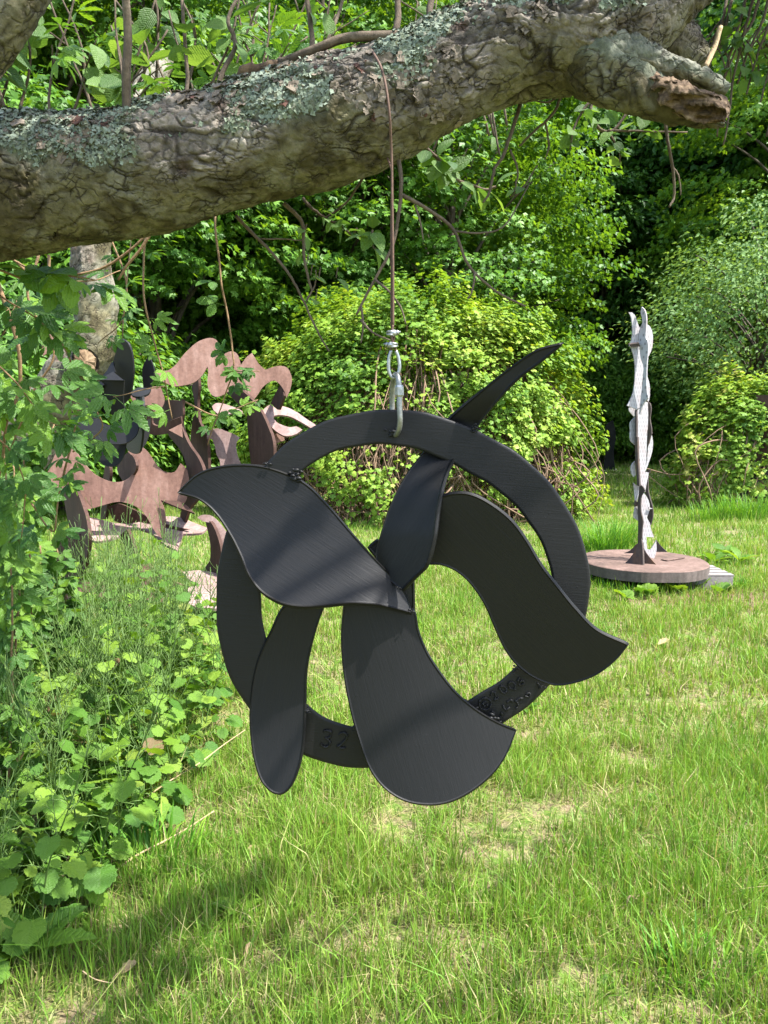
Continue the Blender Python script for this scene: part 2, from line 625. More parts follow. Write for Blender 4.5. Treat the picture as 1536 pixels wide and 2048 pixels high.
def rust_mat(name, a, b, c3):
    t = NT(name)
    co = t.obco()
    n = t.noise(2.2, 6, co, 0.65)
    n2 = t.noise(40, 5, co, 0.75)
    st = t.noise(5, 5, t.obco((4.0, 4.0, 0.6)), 0.6)
    c = t.ramp(t.math('ADD', t.math('MULTIPLY', n, 0.6), t.math('MULTIPLY', st, 0.4)), [(0.32, a), (0.5, b), (0.66, c3)])
    c = t.mix(0.6, c, t.mix(1.0, c, t.ramp(n2, [(0.3, 0.55), (0.7, 1.3)]), 'MULTIPLY'))
    return t.done(t.principled(c, 0.82, t.bump(n2, 0.35, 0.004), 0, 0.25))
M['rust'] = rust_mat('rusted_steel', (0.100, 0.052, 0.038), (0.195, 0.108, 0.082), (0.29, 0.18, 0.145))
M['rust_shaded'] = rust_mat('shaded_rusted_steel', (0.035, 0.018, 0.013), (0.062, 0.032, 0.023), (0.095, 0.055, 0.04))
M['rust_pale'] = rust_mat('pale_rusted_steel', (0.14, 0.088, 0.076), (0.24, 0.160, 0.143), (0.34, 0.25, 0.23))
M['rust_disc'] = rust_mat('rusted_turntable', (0.060, 0.042, 0.034), (0.135, 0.088, 0.070), (0.21, 0.14, 0.115))
M['gusset'] = rust_mat('dark_column_metal', (0.035, 0.03, 0.028), (0.065, 0.05, 0.045), (0.13, 0.075, 0.04))
M['rim'] = rust_mat('weathered_rim', (0.05, 0.04, 0.034), (0.095, 0.076, 0.066), (0.16, 0.13, 0.115))

def white_metal(name, base):
    t = NT(name)
    tc = t.n('ShaderNodeTexCoord').outputs['Object']
    sp = t.n('ShaderNodeSeparateXYZ')
    t.l(tc, sp.inputs[0])
    row = t.math('MULTIPLY', sp.outputs[2], 26.0)
    col = t.math('ADD', t.math('MULTIPLY', t.math('ADD', sp.outputs[0], sp.outputs[1]), 34.0), t.math('MULTIPLY', t.math('FLOOR', row), 0.37))
    fr = t.math('FRACT', row)
    fc = t.math('FRACT', col)
    d = t.math('MULTIPLY', t.math('LESS_THAN', fr, 0.6), t.math('LESS_THAN', fc, 0.2))
    n = t.noise(7, 5, tc, 0.65)
    c = t.mix(t.ramp(n, [(0.45, 0.0), (0.75, 1.0)]), (base, base * 0.97, base * 0.99), (base * 0.95, base * 0.74, base * 0.70))
    c = t.mix(t.math('MULTIPLY', d, 0.6), c, (0.06, 0.05, 0.05))
    return t.done(t.principled(c, 0.6, t.bump(t.math('SUBTRACT', n, t.math('MULTIPLY', d, 0.5)), 0.3, 0.003), 0.0, 0.4))
M['white'] = white_metal('white_patterned_plate', 0.34)

def simple(name, col, rough=0.6, metal=0.0, nscale=40, amt=0.5, bump=0.2):
    t = NT(name)
    n = t.noise(nscale, 4, t.obco(), 0.65)
    c = t.mix(amt, col, t.mix(1.0, col, t.ramp(n, [(0.3, 0.5), (0.7, 1.4)]), 'MULTIPLY'))
    return t.done(t.principled(c, rough, t.bump(n, bump, 0.002), metal, 0.5))
M['zinc'] = simple('galvanised_steel', (0.32, 0.33, 0.325), 0.38, 0.85, 160, 0.5)
M['zinc_old'] = simple('worn_zinc', (0.22, 0.225, 0.205), 0.45, 0.75, 120, 0.6)
M['wire'] = simple('rusty_wire', (0.10, 0.055, 0.035), 0.75, 0.2, 300, 0.7)
M['grey_wood'] = simple('weathered_planks', (0.22, 0.195, 0.18), 0.85, 0, 30, 0.6, 0.4)
M['post_wood'] = simple('post_wood', (0.34, 0.24, 0.13), 0.85, 0, 30, 0.6, 0.4)
M['pot'] = simple('pale_pot', (0.36, 0.34, 0.29), 0.7, 0, 20, 0.3)
M['fallen'] = leaf_mat('fallen_leaf', [(0, (0.38, 0.22, 0.10)), (1, (0.46, 0.34, 0.20))], src='obj', trans=0.15, vein=True)
M['orange_leaf'] = leaf_mat('orange_leaf', [(0, (0.55, 0.25, 0.02)), (1, (0.60, 0.32, 0.04))], src='obj', trans=0.2, vein=True)

# ------------------------------------------------------------------ leaf shapes (tip +Y, base at origin, length 1)
def fan(bound, centre, cup=0.0, fold=0.0):
    b = np.asarray(bound, float)
    V = [(*centre, 0.0)] + [(x, y, 0.0) for x, y in b]
    V = np.array(V)
    rr = np.hypot(V[:, 0] - centre[0], V[:, 1] - centre[1])
    V[:, 2] = cup * rr ** 2 + fold * np.abs(V[:, 0])
    n = len(b)
    T = np.array([(0, i + 1, (i + 1) % n + 1) for i in range(n)])
    return V, T

def blade_leaf(width, n=7, teeth=0.0, fold=0.25, curl=-0.25, peak=0.4, narrow=1.6, petiole=0.0):
    """ovate leaf as a strip with midrib; toothed margin when teeth>0"""
    L, Rr, C = [], [], []
    ts = np.linspace(0, 1, n)
    for i, t in enumerate(ts):
        w = width * 0.5 * (math.sin(math.pi * t ** (math.log(0.5) / math.log(peak))) ** (1 / narrow) if 0 < t < 1 else 0)
        if teeth and 0 < i < n - 1:
            w *= 1 + teeth * (1 if i % 2 else -1)
        z = curl * t * t
        y = petiole + t * (1 - petiole)
        C.append((0, y, z))
        L.append((-w, y + 0.02, z + fold * w))
        Rr.append((w, y + 0.02, z + fold * w))
    V = C + L[1:-1] + Rr[1:-1]
    T = []
    k = n - 2
    li = lambda i: n + i - 1
    ri = lambda i: n + k + i - 1
    for i in range(n - 1):
        if i == 0:
            T += [(0, 1, li(1)), (0, ri(1), 1)]
        elif i == n - 2:
            T += [(i, i + 1, li(i)), (i, ri(i), i + 1)]
        else:
            T += [(i, i + 1, li(i + 1)), (i, li(i + 1), li(i)), (i, ri(i + 1), i + 1), (i, ri(i), ri(i + 1))]
    return np.array(V, float), np.array(T)

def merge(*parts):
    V, T, n = [], [], 0
    for v, t in parts:
        V.append(v)
        T.append(t + n)
        n += len(v)
    return np.concatenate(V), np.concatenate(T)

def rotz(v, a):
    c, s = math.cos(a), math.sin(a)
    out = v.copy()
    out[:, 0] = c * v[:, 0] - s * v[:, 1]
    out[:, 1] = s * v[:, 0] + c * v[:, 1]
    return out

def stalk(y0, y1, w):
    V = np.array([(-w, y0, 0), (w, y0, 0), (w, y1, 0), (-w, y1, 0)], float)
    return V, np.array([(0, 1, 2), (0, 2, 3)])

def compound(n, spread, lens, width, droop=-0.2, teeth=0.13, pet=0.35):
    ps = [stalk(0, pet, 0.008)]
    for k in range(n):
        a = spread * (k - (n - 1) / 2)
        v, t = blade_leaf(width, 11, teeth, 0.22, -0.22, 0.55, 1.3, 0.06)
        v = v * lens[k]
        v[:, 2] += droop * np.abs(a) * v[:, 1] * 0.5
        v = rotz(v, a)
        v[:, 1] += pet
        ps.append((v, t))
    return merge(*ps)

def heart_leaf(seed=0):
    r = random.Random(seed)
    b = []
    n = 34
    for i in range(n):
        a = 2 * math.pi * i / n
        # a=0 tip ; pi = notch
        rad = 0.5 * (1 + 0.12 * math.cos(a) - 0.42 * max(0, math.cos(a - math.pi)) ** 10)
        rad *= 1.0 + (0.055 if i % 2 else -0.055) + r.uniform(-0.02, 0.02)
        if i == 0:
            rad *= 1.16
        b.append((rad * math.sin(a) * 1.05, 0.45 + rad * math.cos(a)))
    inner = [(0.45 * x, 0.42 + 0.5 * (y - 0.42)) for x, y in b]
    V = [(0, 0.4, -0.03)]
    for x, y in inner:
        V.append((x, y, 0.10 * abs(x) - 0.02 + r.uniform(-0.012, 0.012)))
    for x, y in b:
        V.append((x, y, 0.12 * abs(x) - 0.28 * (math.hypot(x, y - 0.45)) ** 2 + r.uniform(-0.035, 0.035)))
    T = []
    for i in range(n):
        j = (i + 1) % n
        T += [(0, 1 + i, 1 + j), (1 + i, 1 + n + i, 1 + n + j), (1 + i, 1 + n + j, 1 + j)]
    return np.array(V), np.array(T)

def lobed(pts, cup=-0.25, fold=0.1):
    full = [(x, y) for x, y in pts] + [(-x, y) for x, y in pts[::-1] if abs(x) > 1e-6]
    return fan(full, (0, 0.35), cup, fold)

LEAF_MAPLE = lobed([(0, 1.0), (0.15, 0.6), (0.52, 0.66), (0.32, 0.12)], -0.3, 0.12)
LEAF_GRAPE = lobed([(0, 1.0), (0.2, 0.70), (0.52, 0.62), (0.40, 0.04)], -0.35, 0.1)
_q = np.array([(0, 0, 0), (0.28, 0.42, 0.06), (0, 1, -0.12), (-0.28, 0.42, 0.06), (0, 0.45, -0.02)], float)
LEAF_SIMPLE = (_q, np.array([(0, 1, 4), (1, 2, 4), (4, 2, 3), (0, 4, 3)]))
_q2 = np.array([(0, 0, 0), (0.33, 0.45, 0.07), (0, 1, -0.15), (-0.33, 0.45, 0.07)], float)
LEAF_FAR = (_q2, np.array([(0, 1, 2), (0, 2, 3)]))

def lmesh(name, tm):
    mb = MB()
    mb.add(*tm)
    return mb.mesh(name)

LM_APPLE = [lmesh('apple_leaf', blade_leaf(w, 9, 0.04, f, c, 0.42, 1.35, 0.10)) for w, f, c in ((0.62, 0.3, -0.2), (0.55, 0.15, -0.4), (0.66, 0.45, 0.12))]
LM_CREEP = [lmesh('creeper_leaf', compound(5, 0.74, (0.46, 0.6, 0.66, 0.6, 0.46), 0.36, d)) for d in (-0.1, -0.5)]
LM_TRI = [lmesh('three_part_leaf', compound(3, 1.15, (0.52, 0.66, 0.54), 0.62, -0.25, 0.08, 0.32))]
LM_HEART = [lmesh('mustard_leaf', heart_leaf(k)) for k in range(4)]
LM_BROAD = [lmesh('broad_leaf', blade_leaf(0.34, 15, 0.16, 0.3, -0.5, 0.6, 1.2, 0.05)), lmesh('broad_leaf', blade_leaf(0.5, 9, 0.05, 0.3, -0.3, 0.5, 1.3, 0.12))]
LM_DRY = [lmesh('dry_leaf', blade_leaf(0.5, 9, 0.1, 0.9, 0.35, 0.5, 1.3, 0.05))]

#==SETTING==
# ------------------------------------------------------------------ ground
def gz(x, y):
    p = np.stack([np.asarray(x) * 0.5, np.asarray(y) * 0.5, np.full(np.shape(x), 0.3)], -1)
    return 0.025 * pnoise(p.reshape(-1, 3)).reshape(np.shape(x))

gx = np.concatenate([-np.geomspace(400, 8, 26), np.linspace(-7.6, 7.6, 150), np.geomspace(8, 400, 26)])
gy = np.concatenate([-np.geomspace(300, 2, 12), np.linspace(-1.5, 12, 130), np.geomspace(12.3, 600, 44)])
X, Yg = np.meshgrid(gx, gy, indexing='ij')
Z = gz(X, Yg)
mb = MB()
ni, nj = X.shape
ii, jj = np.meshgrid(np.arange(ni - 1), np.arange(nj - 1), indexing='ij')
a = (ii * nj + jj).ravel()
mb.add(np.stack([X, Yg, Z], -1).reshape(-1, 3), np.concatenate([np.stack([a, a + nj, a + nj + 1], 1), np.stack([a, a + nj + 1, a + 1], 1)]))
g = part('ground', mb, M['ground'])
tag(g, kind='structure')

# ------------------------------------------------------------------ woods
def crown(n_clump, per, zc, rz_, rxy, leaf, lsize, clump_r, droop=0.25, thick=0.14, shell=(0.55, 1.0), flat=0.55):
    d = unit(rnd(n_clump))
    rr = rng.uniform(shell[0], shell[1], n_clump) ** 0.7
    c = d * rr[:, None] * np.array((rxy, rxy, rz_))
    c *= (1 + 0.22 * pnoise(d * 2.1 + 5))[:, None]
    c[:, 2] += zc
    N = n_clump * per
    idx = np.repeat(np.arange(n_clump), per)
    cr = rng.uniform(0.6, 1.25, n_clump) * clump_r
    th = rng.uniform(0, 2 * math.pi, N)
    r = np.sqrt(rng.uniform(0, 1, N)) * cr[idx]
    # fans reach outwards from the trunk
    outw = unit(np.concatenate([d[:, :2], np.zeros((n_clump, 1))], 1) + 1e-5)
    loc = np.stack([np.cos(th) * r, np.sin(th) * r, rng.normal(size=N) * thick], 1)
    loc += outw[idx] * (0.3 * cr[idx])[:, None]
    loc[:, 2] -= droop * (r ** 2) / cr[idx]
    pos = c[idx] + loc
    nrm = np.array((0, 0, flat)) + outw[idx] * 0.35 + rnd(N, 0.33)
    dr = outw[idx] * 0.8 + unit(loc) * 0.8 + np.array((0, 0, -0.35)) + rnd(N, 0.3)
    V, T = scatter(leaf, pos, nrm, dr, rng.uniform(0.75, 1.25, N) * lsize)
    tint = np.clip(0.5 + 0.20 * rng.normal(size=n_clump)[idx] + 0.15 * rng.normal(size=N), 0, 1)
    return V, T, np.repeat(tint, len(leaf[0])), c

def make_tree(name, label, cat, group, H, trunk_r, zc, rz_, rxy, n_clump, per, leaf, lsize, clump_r, lm, **kw):
    t = thing(name, label, cat, (0, 0, 0), group)
    V, T, A, c = crown(n_clump, per, zc, rz_, rxy, leaf, lsize, clump_r, **kw)
    mb = MB()
    pts = np.array([(0, 0, -0.2), (0.1, 0.05, H * 0.2), (0.0, 0.15, H * 0.45), (0.2, 0.0, H * 0.7), (0.1, 0.1, H * 0.95)])
    pts = spline(pts, 5)
    k = len(pts)
    rad = trunk_r * (1 - np.linspace(0, 1, k) * 0.9)
    rad[0] *= 1.5
    mb.add(*tube(pts, rad, 10))
    for q in c[::max(1, len(c) // 34)]:
        z0 = min(max(q[2] * 0.72, H * 0.12), H * 0.9)
        j = int(z0 / (H * 0.95) * (k - 1))
        p0 = pts[min(j, k - 2)]
        mid = (p0 + q) / 2 + np.array((0, 0, 0.12 * np.linalg.norm(q - p0)))
        mb.add(*tube(spline([p0, mid, q], 4), np.linspace(rad[min(j, k - 1)] * 0.45, 0.015, 9), 6))
    tr = part('trunk', mb, M['wood_bark'], t)
    mc = MB()
    mc.add(V, T, A)
    o = part('crown', mc, lm, t, False)
    return t

maple = make_tree('maple_tree', 'tall bright green maple with layered drooping sprays behind the vine mound', 'tree', 'maples at the edge of the woods', 13, 0.22, 7.4, 6.2, 3.6, 175, 210, LEAF_MAPLE, 0.14, 1.1, M['maple_leaf'], thick=0.08, droop=0.3)
wood = make_tree('forest_tree', 'dark slim tree deep in the shaded woods behind the lawn', 'tree', 'trees deep in the woods', 17, 0.2, 11.0, 6.6, 3.4, 170, 110, LEAF_SIMPLE, 0.22, 1.15, M['wood_leaf'], thick=0.10)
bush = make_tree('understory_shrub', 'low leafy shrub under the trees at the woods edge', 'shrub', 'shrubs under the woods edge', 2.6, 0.05, 1.7, 1.5, 1.6, 130, 90, LEAF_SIMPLE, 0.12, 0.5, M['maple_leaf'], shell=(0.3, 1.0))

def at(px, Y):
    return ((px - 768) / FPX * (Y * math.cos(PITCH) + 0.1), Y, 0)

# individually placed maples in front (px, distance, scale, turn, label)
fronts = [
    (640, 17.5, 1.0, 0.3, None),
    (905, 17.0, 0.80, 1.7, 'bright maple rising between the vine mound and the dark gap in the woods'),
    (330, 14.5, 0.85, 2.9, 'bright maple behind the rusty sculpture on the left'),
    (60, 13.5, 0.95, 4.4, 'maple behind the leaning trunk at the left of the view'),
    (1640, 19.0, 1.05, 0.9, 'sunlit maple at the right above the vine covered shrub'),
    (800, 22.0, 1.15, 2.2, 'tall maple directly behind the hanging wire'),
    (480, 22.0, 1.2, 5.2, 'tall maple above the rusty wave plate'),
    (500, 19.0, 0.8, 0.4, 'smaller maple filling the gap behind the rusty wave plate'),
    (700, 20.0, 0.95, 1.9, 'maple right behind the vine mound under the limb'),
    (215, 17.5, 0.9, 3.3, 'maple behind the small black sculpture'),
    (1310, 31.0, 1.25, 5.0, 'tall maple closing the dark gap behind the white column'),
    (1480, 27.0, 1.1, 1.2, 'shaded maple behind the right hand apple tree'),
]
for i, (px, Y, s, rz, lab) in enumerate(fronts):
    if i == 0:
        maple.location = at(px, Y)
        maple.rotation_euler = (0, 0, rz)
    else:
        copy_tree(maple, at(px, Y), rz, s, lab)

spots = []
for Y in (29, 33, 38, 44):
    for px in range(-150, 1750, 165):
        spots.append((px + random.uniform(-55, 55), Y + random.uniform(-1.8, 1.8)))
spots += [(1600, 24.4), (1720, 25), (1850, 26), (1640, 27), (1190, 28.0), (1290, 29.5), (1385, 28.0)]  # those far right, out of view, are added to shade the woods gap
for i, (px, Y) in enumerate(spots):
    s = random.uniform(0.85, 1.2)
    if i == 0:
        wood.location = at(px, Y)
    else:
        copy_tree(wood, at(px, Y), random.uniform(0, 6.3), s, 'dark slim tree in the woods behind the rusty sculpture' if px < 520 else ('dark slim tree in the woods behind the vine mound' if px < 1090 else None))

shr = [(1205, 25, 1.35), (1290, 25.6, 1.3), (1370, 25, 1.35), (1150, 26, 1.3), (1100, 25.5, 1.0), (1450, 25, 1.2), (1255, 29, 1.6), (1340, 29, 1.6),
       (430, 15, 1.0), (560, 16.5, 1.1), (250, 13, 1.0), (700, 17, 1.0), (120, 12, 1.1), (20, 11, 1.2), (1530, 25, 1.2), (1010, 18, 1.0), (1180, 33, 1.9), (1420, 33, 1.9)]
for i, (px, Y, s) in enumerate(shr):
    if i == 0:
        bush.location = at(px, Y)
    else:
        copy_tree(bush, at(px, Y), random.uniform(0, 6.3), s)

# far-off mass of woods
mb = MB()
N = 26000
th = rng.uniform(-0.75, 0.75, N)
dist = rng.uniform(50, 64, N)
pos = np.stack([np.sin(th) * dist, np.cos(th) * dist, rng.uniform(0.2, 26, N)], 1)
V, T = scatter(LEAF_FAR, pos, rnd(N, 0.5) + np.array((0.1, -0.6, 0.5)), rnd(N), rng.uniform(0.5, 1.0, N))
mb.add(V, T, np.repeat(np.clip(0.4 + 0.25 * rng.normal(size=N), 0, 1), 4))
o = part('distant_woods', mb, M['wood_leaf'], None, False, kind='stuff')
tag(o, 'far mass of dark woods seen between the trunks', 'woods')

#==MOUND==
# ------------------------------------------------------------------ vine mound in the middle distance
def vine_mound(name, label, centre, r, n, leaf, lsize, lm, seed, stems=260, clear=0.0, h_bias=0.0):
    t = thing(name, label, 'shrub', (centre[0], centre[1], 0))
    d = unit(rnd(n))
    d[:, 2] = np.abs(d[:, 2])
    ex = np.abs(d) ** np.array((0.75, 1.0, 0.8)) * np.sign(d)
    d = np.where(np.ones((n, 1)) > 0, ex, d)
    lump = 1 + 0.13 * pnoise(d * 2.6 + seed) + 0.13 * pnoise(d * 5.1 + seed) + 0.08 * pnoise(d * 12 + seed)
    rr = lump * rng.uniform(0.80, 1.03, n) ** 0.6
    pos = d * rr[:, None] * np.array(r)
    # hollows low down where the bare stems show
    hol = pnoise(pos * 1.3 + seed * 3)
    low = pos[:, 2] / r[2]
    keep = ~((hol > 0.06 - 0.35 * (0.6 - low)) & (low < 0.66) & (rng.uniform(0, 1, n) < clear))
    pos, d = pos[keep], d[keep]
    n = len(pos)
    pos = pos + np.array((centre[0], centre[1], 0))
    nr = d * 0.75 + np.array((0, 0, 0.5)) + rnd(n, 0.38)
    V, T = scatter(leaf, pos, nr, rnd(n, 0.6) + np.array((0, 0, -0.7)), rng.uniform(0.45, 1.5, n) * lsize)
    tint = np.clip(0.55 + 0.5 * pnoise(pos * 0.9 + seed) + 0.18 * rng.normal(size=n), 0, 1)
    ml = MB()
    ml.add(V, T, np.repeat(tint, len(leaf[0])))
    part('foliage', ml, lm, t, False, kind='stuff')
    ms = MB()
    for k in range(stems):
        a = rng.uniform(math.pi * 0.95, math.pi * 2.05)
        el = rng.uniform(0.15, 1.1)
        top = np.array((math.cos(a) * math.cos(el), math.sin(a) * math.cos(el), math.sin(el))) * np.array(r) * rng.uniform(0.8, 0.98)
        bot = np.array((math.cos(a + rng.normal() * 0.2) * r[0], math.sin(a + rng.normal() * .2) * r[1], 0.0)) * rng.uniform(0.6, 0.98)
        mid = (top + bot) / 2 + rng.normal(size=3) * np.array((0.3, 0.2, 0.25)) + np.array((math.cos(a), math.sin(a), 0)) * 0.1
        c = np.array((centre[0], centre[1], 0))
        rad = rng.uniform(0.004, 0.014)
        ms.add(*tube(spline([top + c, (top + mid) / 2 + rng.normal(size=3) * 0.09 + c, mid + c, (mid + bot) / 2 + rng.normal(size=3) * 0.09 + c, bot + c], 3), rad, 4, False))
    part('stems', ms, M['dead_stem'], t, kind='stuff')
    # sprigs standing proud of the outline
    mp = MB()
    ns = 420
    dd = unit(rnd(ns) + np.array((0, 0, 0.4)))
    dd[:, 2] = np.abs(dd[:, 2])
    for k in range(ns):
        p0 = dd[k] * np.array(r) * 0.95 + np.array((centre[0], centre[1], 0))
        L = rng.uniform(0.12, 0.4) + 0.35 * max(0.0, dd[k][2] - 0.75) * rng.uniform(0, 2)
        up = unit(dd[k] * 0.7 + np.array((0, 0, 0.6)) + rng.normal(size=3) * 0.3)
        q = np.linspace(0, 1, 12)[:, None]
        pp = p0 + up * L * q + np.array((0, 0, -0.1)) * q * q
        V, T = scatter(leaf, pp, rnd(12, 0.5) + np.array((0, -0.2, 0.8)), rnd(12), (1 - 0.6 * q[:, 0]) * lsize * 1.05)
        mp.add(V, T, np.repeat(np.clip(0.6 + 0.2 * rng.normal(size=12), 0, 0.95), len(leaf[0])))
    part('sprigs', mp, lm, t, False, kind='stuff')
    return t

c1 = at(850, 11.6)
vine_mound('vine_mound', 'big rounded mound of bright yellow green vines behind the hanging ring', (c1[0] - 0.12, 11.9), (2.75, 1.7, 3.45), 78000, LEAF_GRAPE, 0.064, M['grape_leaf'], 3.0, 620, 0.95)
c2 = at(1600, 11.6)
vine_mound('vine_covered_shrub', 'vine covered shrub growing over a black ring at the right edge', (c2[0] + 0.1, 12.6), (1.75, 0.8, 2.2), 13000, LEAF_GRAPE, 0.075, M['grape_leaf'], 8.0, 90, 0.85)

apple2 = make_tree('old_apple_tree', 'grey green old apple tree beyond the right hand vine shrub', 'tree', None, 4.6, 0.12, 3.6, 1.9, 2.3, 190, 90, LEAF_SIMPLE, 0.095, 0.55, M['shrub_leaf'], shell=(0.3, 1.0), droop=0.1, thick=0.2)
apple2.location = at(1500, 15.0)

# ------------------------------------------------------------------ grass
def grass_mesh(name):
    mb = MB()
    H = []
    def blades(n, y0, y1, hmean, w, levels, xpad=0.35, flat=0.0, dens_cut=-0.25):
        u = rng.uniform(0, 1, n)
        y = np.sqrt(y0 ** 2 + u * (y1 ** 2 - y0 ** 2))
        x = rng.uniform(-1, 1, n) * (0.545 * y + xpad)
        p = np.stack([x, y, np.zeros(n)], 1)
        patch = fbm(p * 1.7, 3)
        fine = pnoise(p * 7.0 + 9)
        keep = (patch * 0.85 + fine * 0.6 + rng.normal(size=n) * 0.35) > dens_cut
        # worn earth by the turntable and under the disc
        bare = ((x - 3.15) ** 2 * 0.35 + (y - 6.15) ** 2 * 3.0) < rng.uniform(-0.25, 0.5, n)
        disc = ((x - DISC[0]) ** 2 + (y - DISC[1]) ** 2) < 0.5 ** 2
        keep &= ~bare & ~disc
        # bare mulch strip far off
        keep &= ~((np.abs(y - 20.5) < 0.5) & (x > 6.0) & (x < 9.5) & (rng.uniform(0, 1, n) < 0.75))
        x, y, patch, fine = x[keep], y[keep], patch[keep], fine[keep]
        n = len(x)
        tall = np.exp(rng.normal(size=n) * 0.35) * (1 + 0.55 * np.clip(pnoise(np.stack([x * 2.3, y * 2.3, x * 0 + 4], 1)), -0.6, 1))
        h = hmean * tall
        a = rng.uniform(0, 2 * math.pi, n)
        lean = np.abs(rng.normal(size=n)) * 0.45 + flat
        dx, dy = np.cos(a), np.sin(a)
        b = rng.uniform(0, 2 * math.pi, n)
        sx, sy = np.cos(b), np.sin(b)
        ww = w * rng.uniform(0.6, 1.4, n)
        root = np.stack([x, y, gz(x, y) - 0.003], 1)
        D = np.stack([dx, dy, np.zeros(n)], 1)
        S = np.stack([sx, sy, np.zeros(n)], 1)
        up = np.array((0, 0, 1.0))
        ts = np.linspace(0, 1, levels + 1)
        Vs, hs = [], []
        for k, t in enumerate(ts):
            bend = lean * t ** 1.7
            c = root + D * (bend * h)[:, None] + up * (h * (t - 0.35 * np.minimum(lean, 1.6) * t * t))[:, None]
            if k < levels:
                wk = ww * (1 - 0.5 * t)
                Vs += [c - S * wk[:, None], c + S * wk[:, None]]
                hs += [t, t] if levels > 1 else [0.35, 0.35]
            else:
                Vs += [c]
                hs += [1.0]
        V = np.stack(Vs, 1)
        nv = V.shape[1]
        T = []
        for k in range(levels - 1):
            T += [(2 * k, 2 * k + 1, 2 * k + 3), (2 * k, 2 * k + 3, 2 * k + 2)]
        T += [(2 * levels - 2, 2 * levels - 1, 2 * levels)]
        T = (np.array(T)[None] + (np.arange(n) * nv)[:, None, None]).reshape(-1, 3)
        tint = 0.52 + 0.27 * pnoise(np.stack([x * 1.1, y * 1.1, x * 0 + 2], 1)) + 0.12 * rng.normal(size=n)
        straw = rng.uniform(0, 1, n) < (0.14 + 0.5 * flat)
        tint = np.where(straw, rng.uniform(0.84, 1.0, n), np.clip(tint, 0, 0.78))
        mb.add(V.reshape(-1, 3), T, np.repeat(tint, nv))
        H.append(np.tile(np.array(hs), n))
    blades(135000, 1.35, 3.3, 0.078, 0.0020, 2, dens_cut=-0.12)
    blades(34000, 1.35, 3.8, 0.055, 0.0013, 2, flat=1.3, dens_cut=-2)
    blades(22000, 3.6, 7.0, 0.06, 0.0022, 2, flat=1.2, dens_cut=-2)
    blades(135000, 3.3, 7.2, 0.076, 0.0033, 2, dens_cut=-0.16)
    blades(110000, 7.2, 14, 0.085, 0.0065, 1)
    blades(90000, 14, 29, 0.10, 0.014, 1)
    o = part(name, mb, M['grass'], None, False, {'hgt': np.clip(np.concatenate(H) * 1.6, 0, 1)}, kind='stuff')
    tag(o, 'sunny patchy lawn grass with straw showing between blades', 'grass')
    return o
_d = ground_at(1293, 1124, 0.2)
DISC = (float(_d[0]), float(_d[1]) + 0.1)
grass_mesh('grass')

#==OBJECTS==
# ------------------------------------------------------------------ plates traced in photo pixels, set on planes in space
def zoom(pts, ox, oy, s):
    return [(ox + x / s, oy + y / s) for x, y in pts]

def plate_mesh(mb, pts, Y, nrm, thick, spacing=6.0, corner=62, anchor=None, rim=True):
    ol = outline(pts, spacing, corner)
    nrm = unit(nrm)
    c = np.mean(ol, 0) if anchor is None else np.array(anchor)
    p0 = P(c[0], c[1], Y)
    vv = [Vector((float(x), float(y))) for x, y in ol]
    n = len(vv)
    r = delaunay_2d_cdt(vv, [(i, (i + 1) % n) for i in range(n)], [list(range(n))], 1, 1e-4)
    V2 = np.array([(v.x, v.y) for v in r[0]])
    F = np.array([f for f in r[2] if len(f) == 3])
    fr = np.array([on_plane(x, y, p0, nrm) for x, y in V2])
    if nrm[1] > 0:
        nrm = -nrm
    bk = fr - nrm * thick
    # rim from outline order
    of = np.array([on_plane(x, y, p0, nrm) for x, y in ol])
    ob = of - nrm * thick
    k = len(of)
    area = np.sum(ol[:, 0] * np.roll(ol[:, 1], -1) - np.roll(ol[:, 0], -1) * ol[:, 1])
    V = np.concatenate([fr, bk, of, ob])
    m = len(fr)
    i = np.arange(k)
    j = (i + 1) % k
    A_, B_ = 2 * m + i, 2 * m + j
    C_, D_ = 2 * m + k + j, 2 * m + k + i
    side = np.concatenate([np.stack([A_, B_, C_], 1), np.stack([A_, C_, D_], 1)])
    if area > 0:
        side = side[:, ::-1]
    a, b, cc = fr[F[:, 0]], fr[F[:, 1]], fr[F[:, 2]]
    flip = (np.cross(b - a, cc - a) @ nrm) < 0
    F[flip] = F[flip][:, ::-1]
    mb.add(V, np.concatenate([F, F[:, ::-1] + m, side]))

def plate(name, pts, Y, nrm, thick, mat, parent, label=None, **kw):
    mb = MB()
    plate_mesh(mb, pts, Y, nrm, thick, **kw)
    o = part(name, mb, mat, parent, False)
    if label:
        o['label'] = label
    return o

# ------------------------------------------------------------------ the hanging ring sculpture
D0 = 1.27
ring_c = (808.0, 1180.0)
S = thing('hanging_sculpture', 'black steel ring with curved blades hanging from the limb', 'sculpture', P(808, 1180, D0))

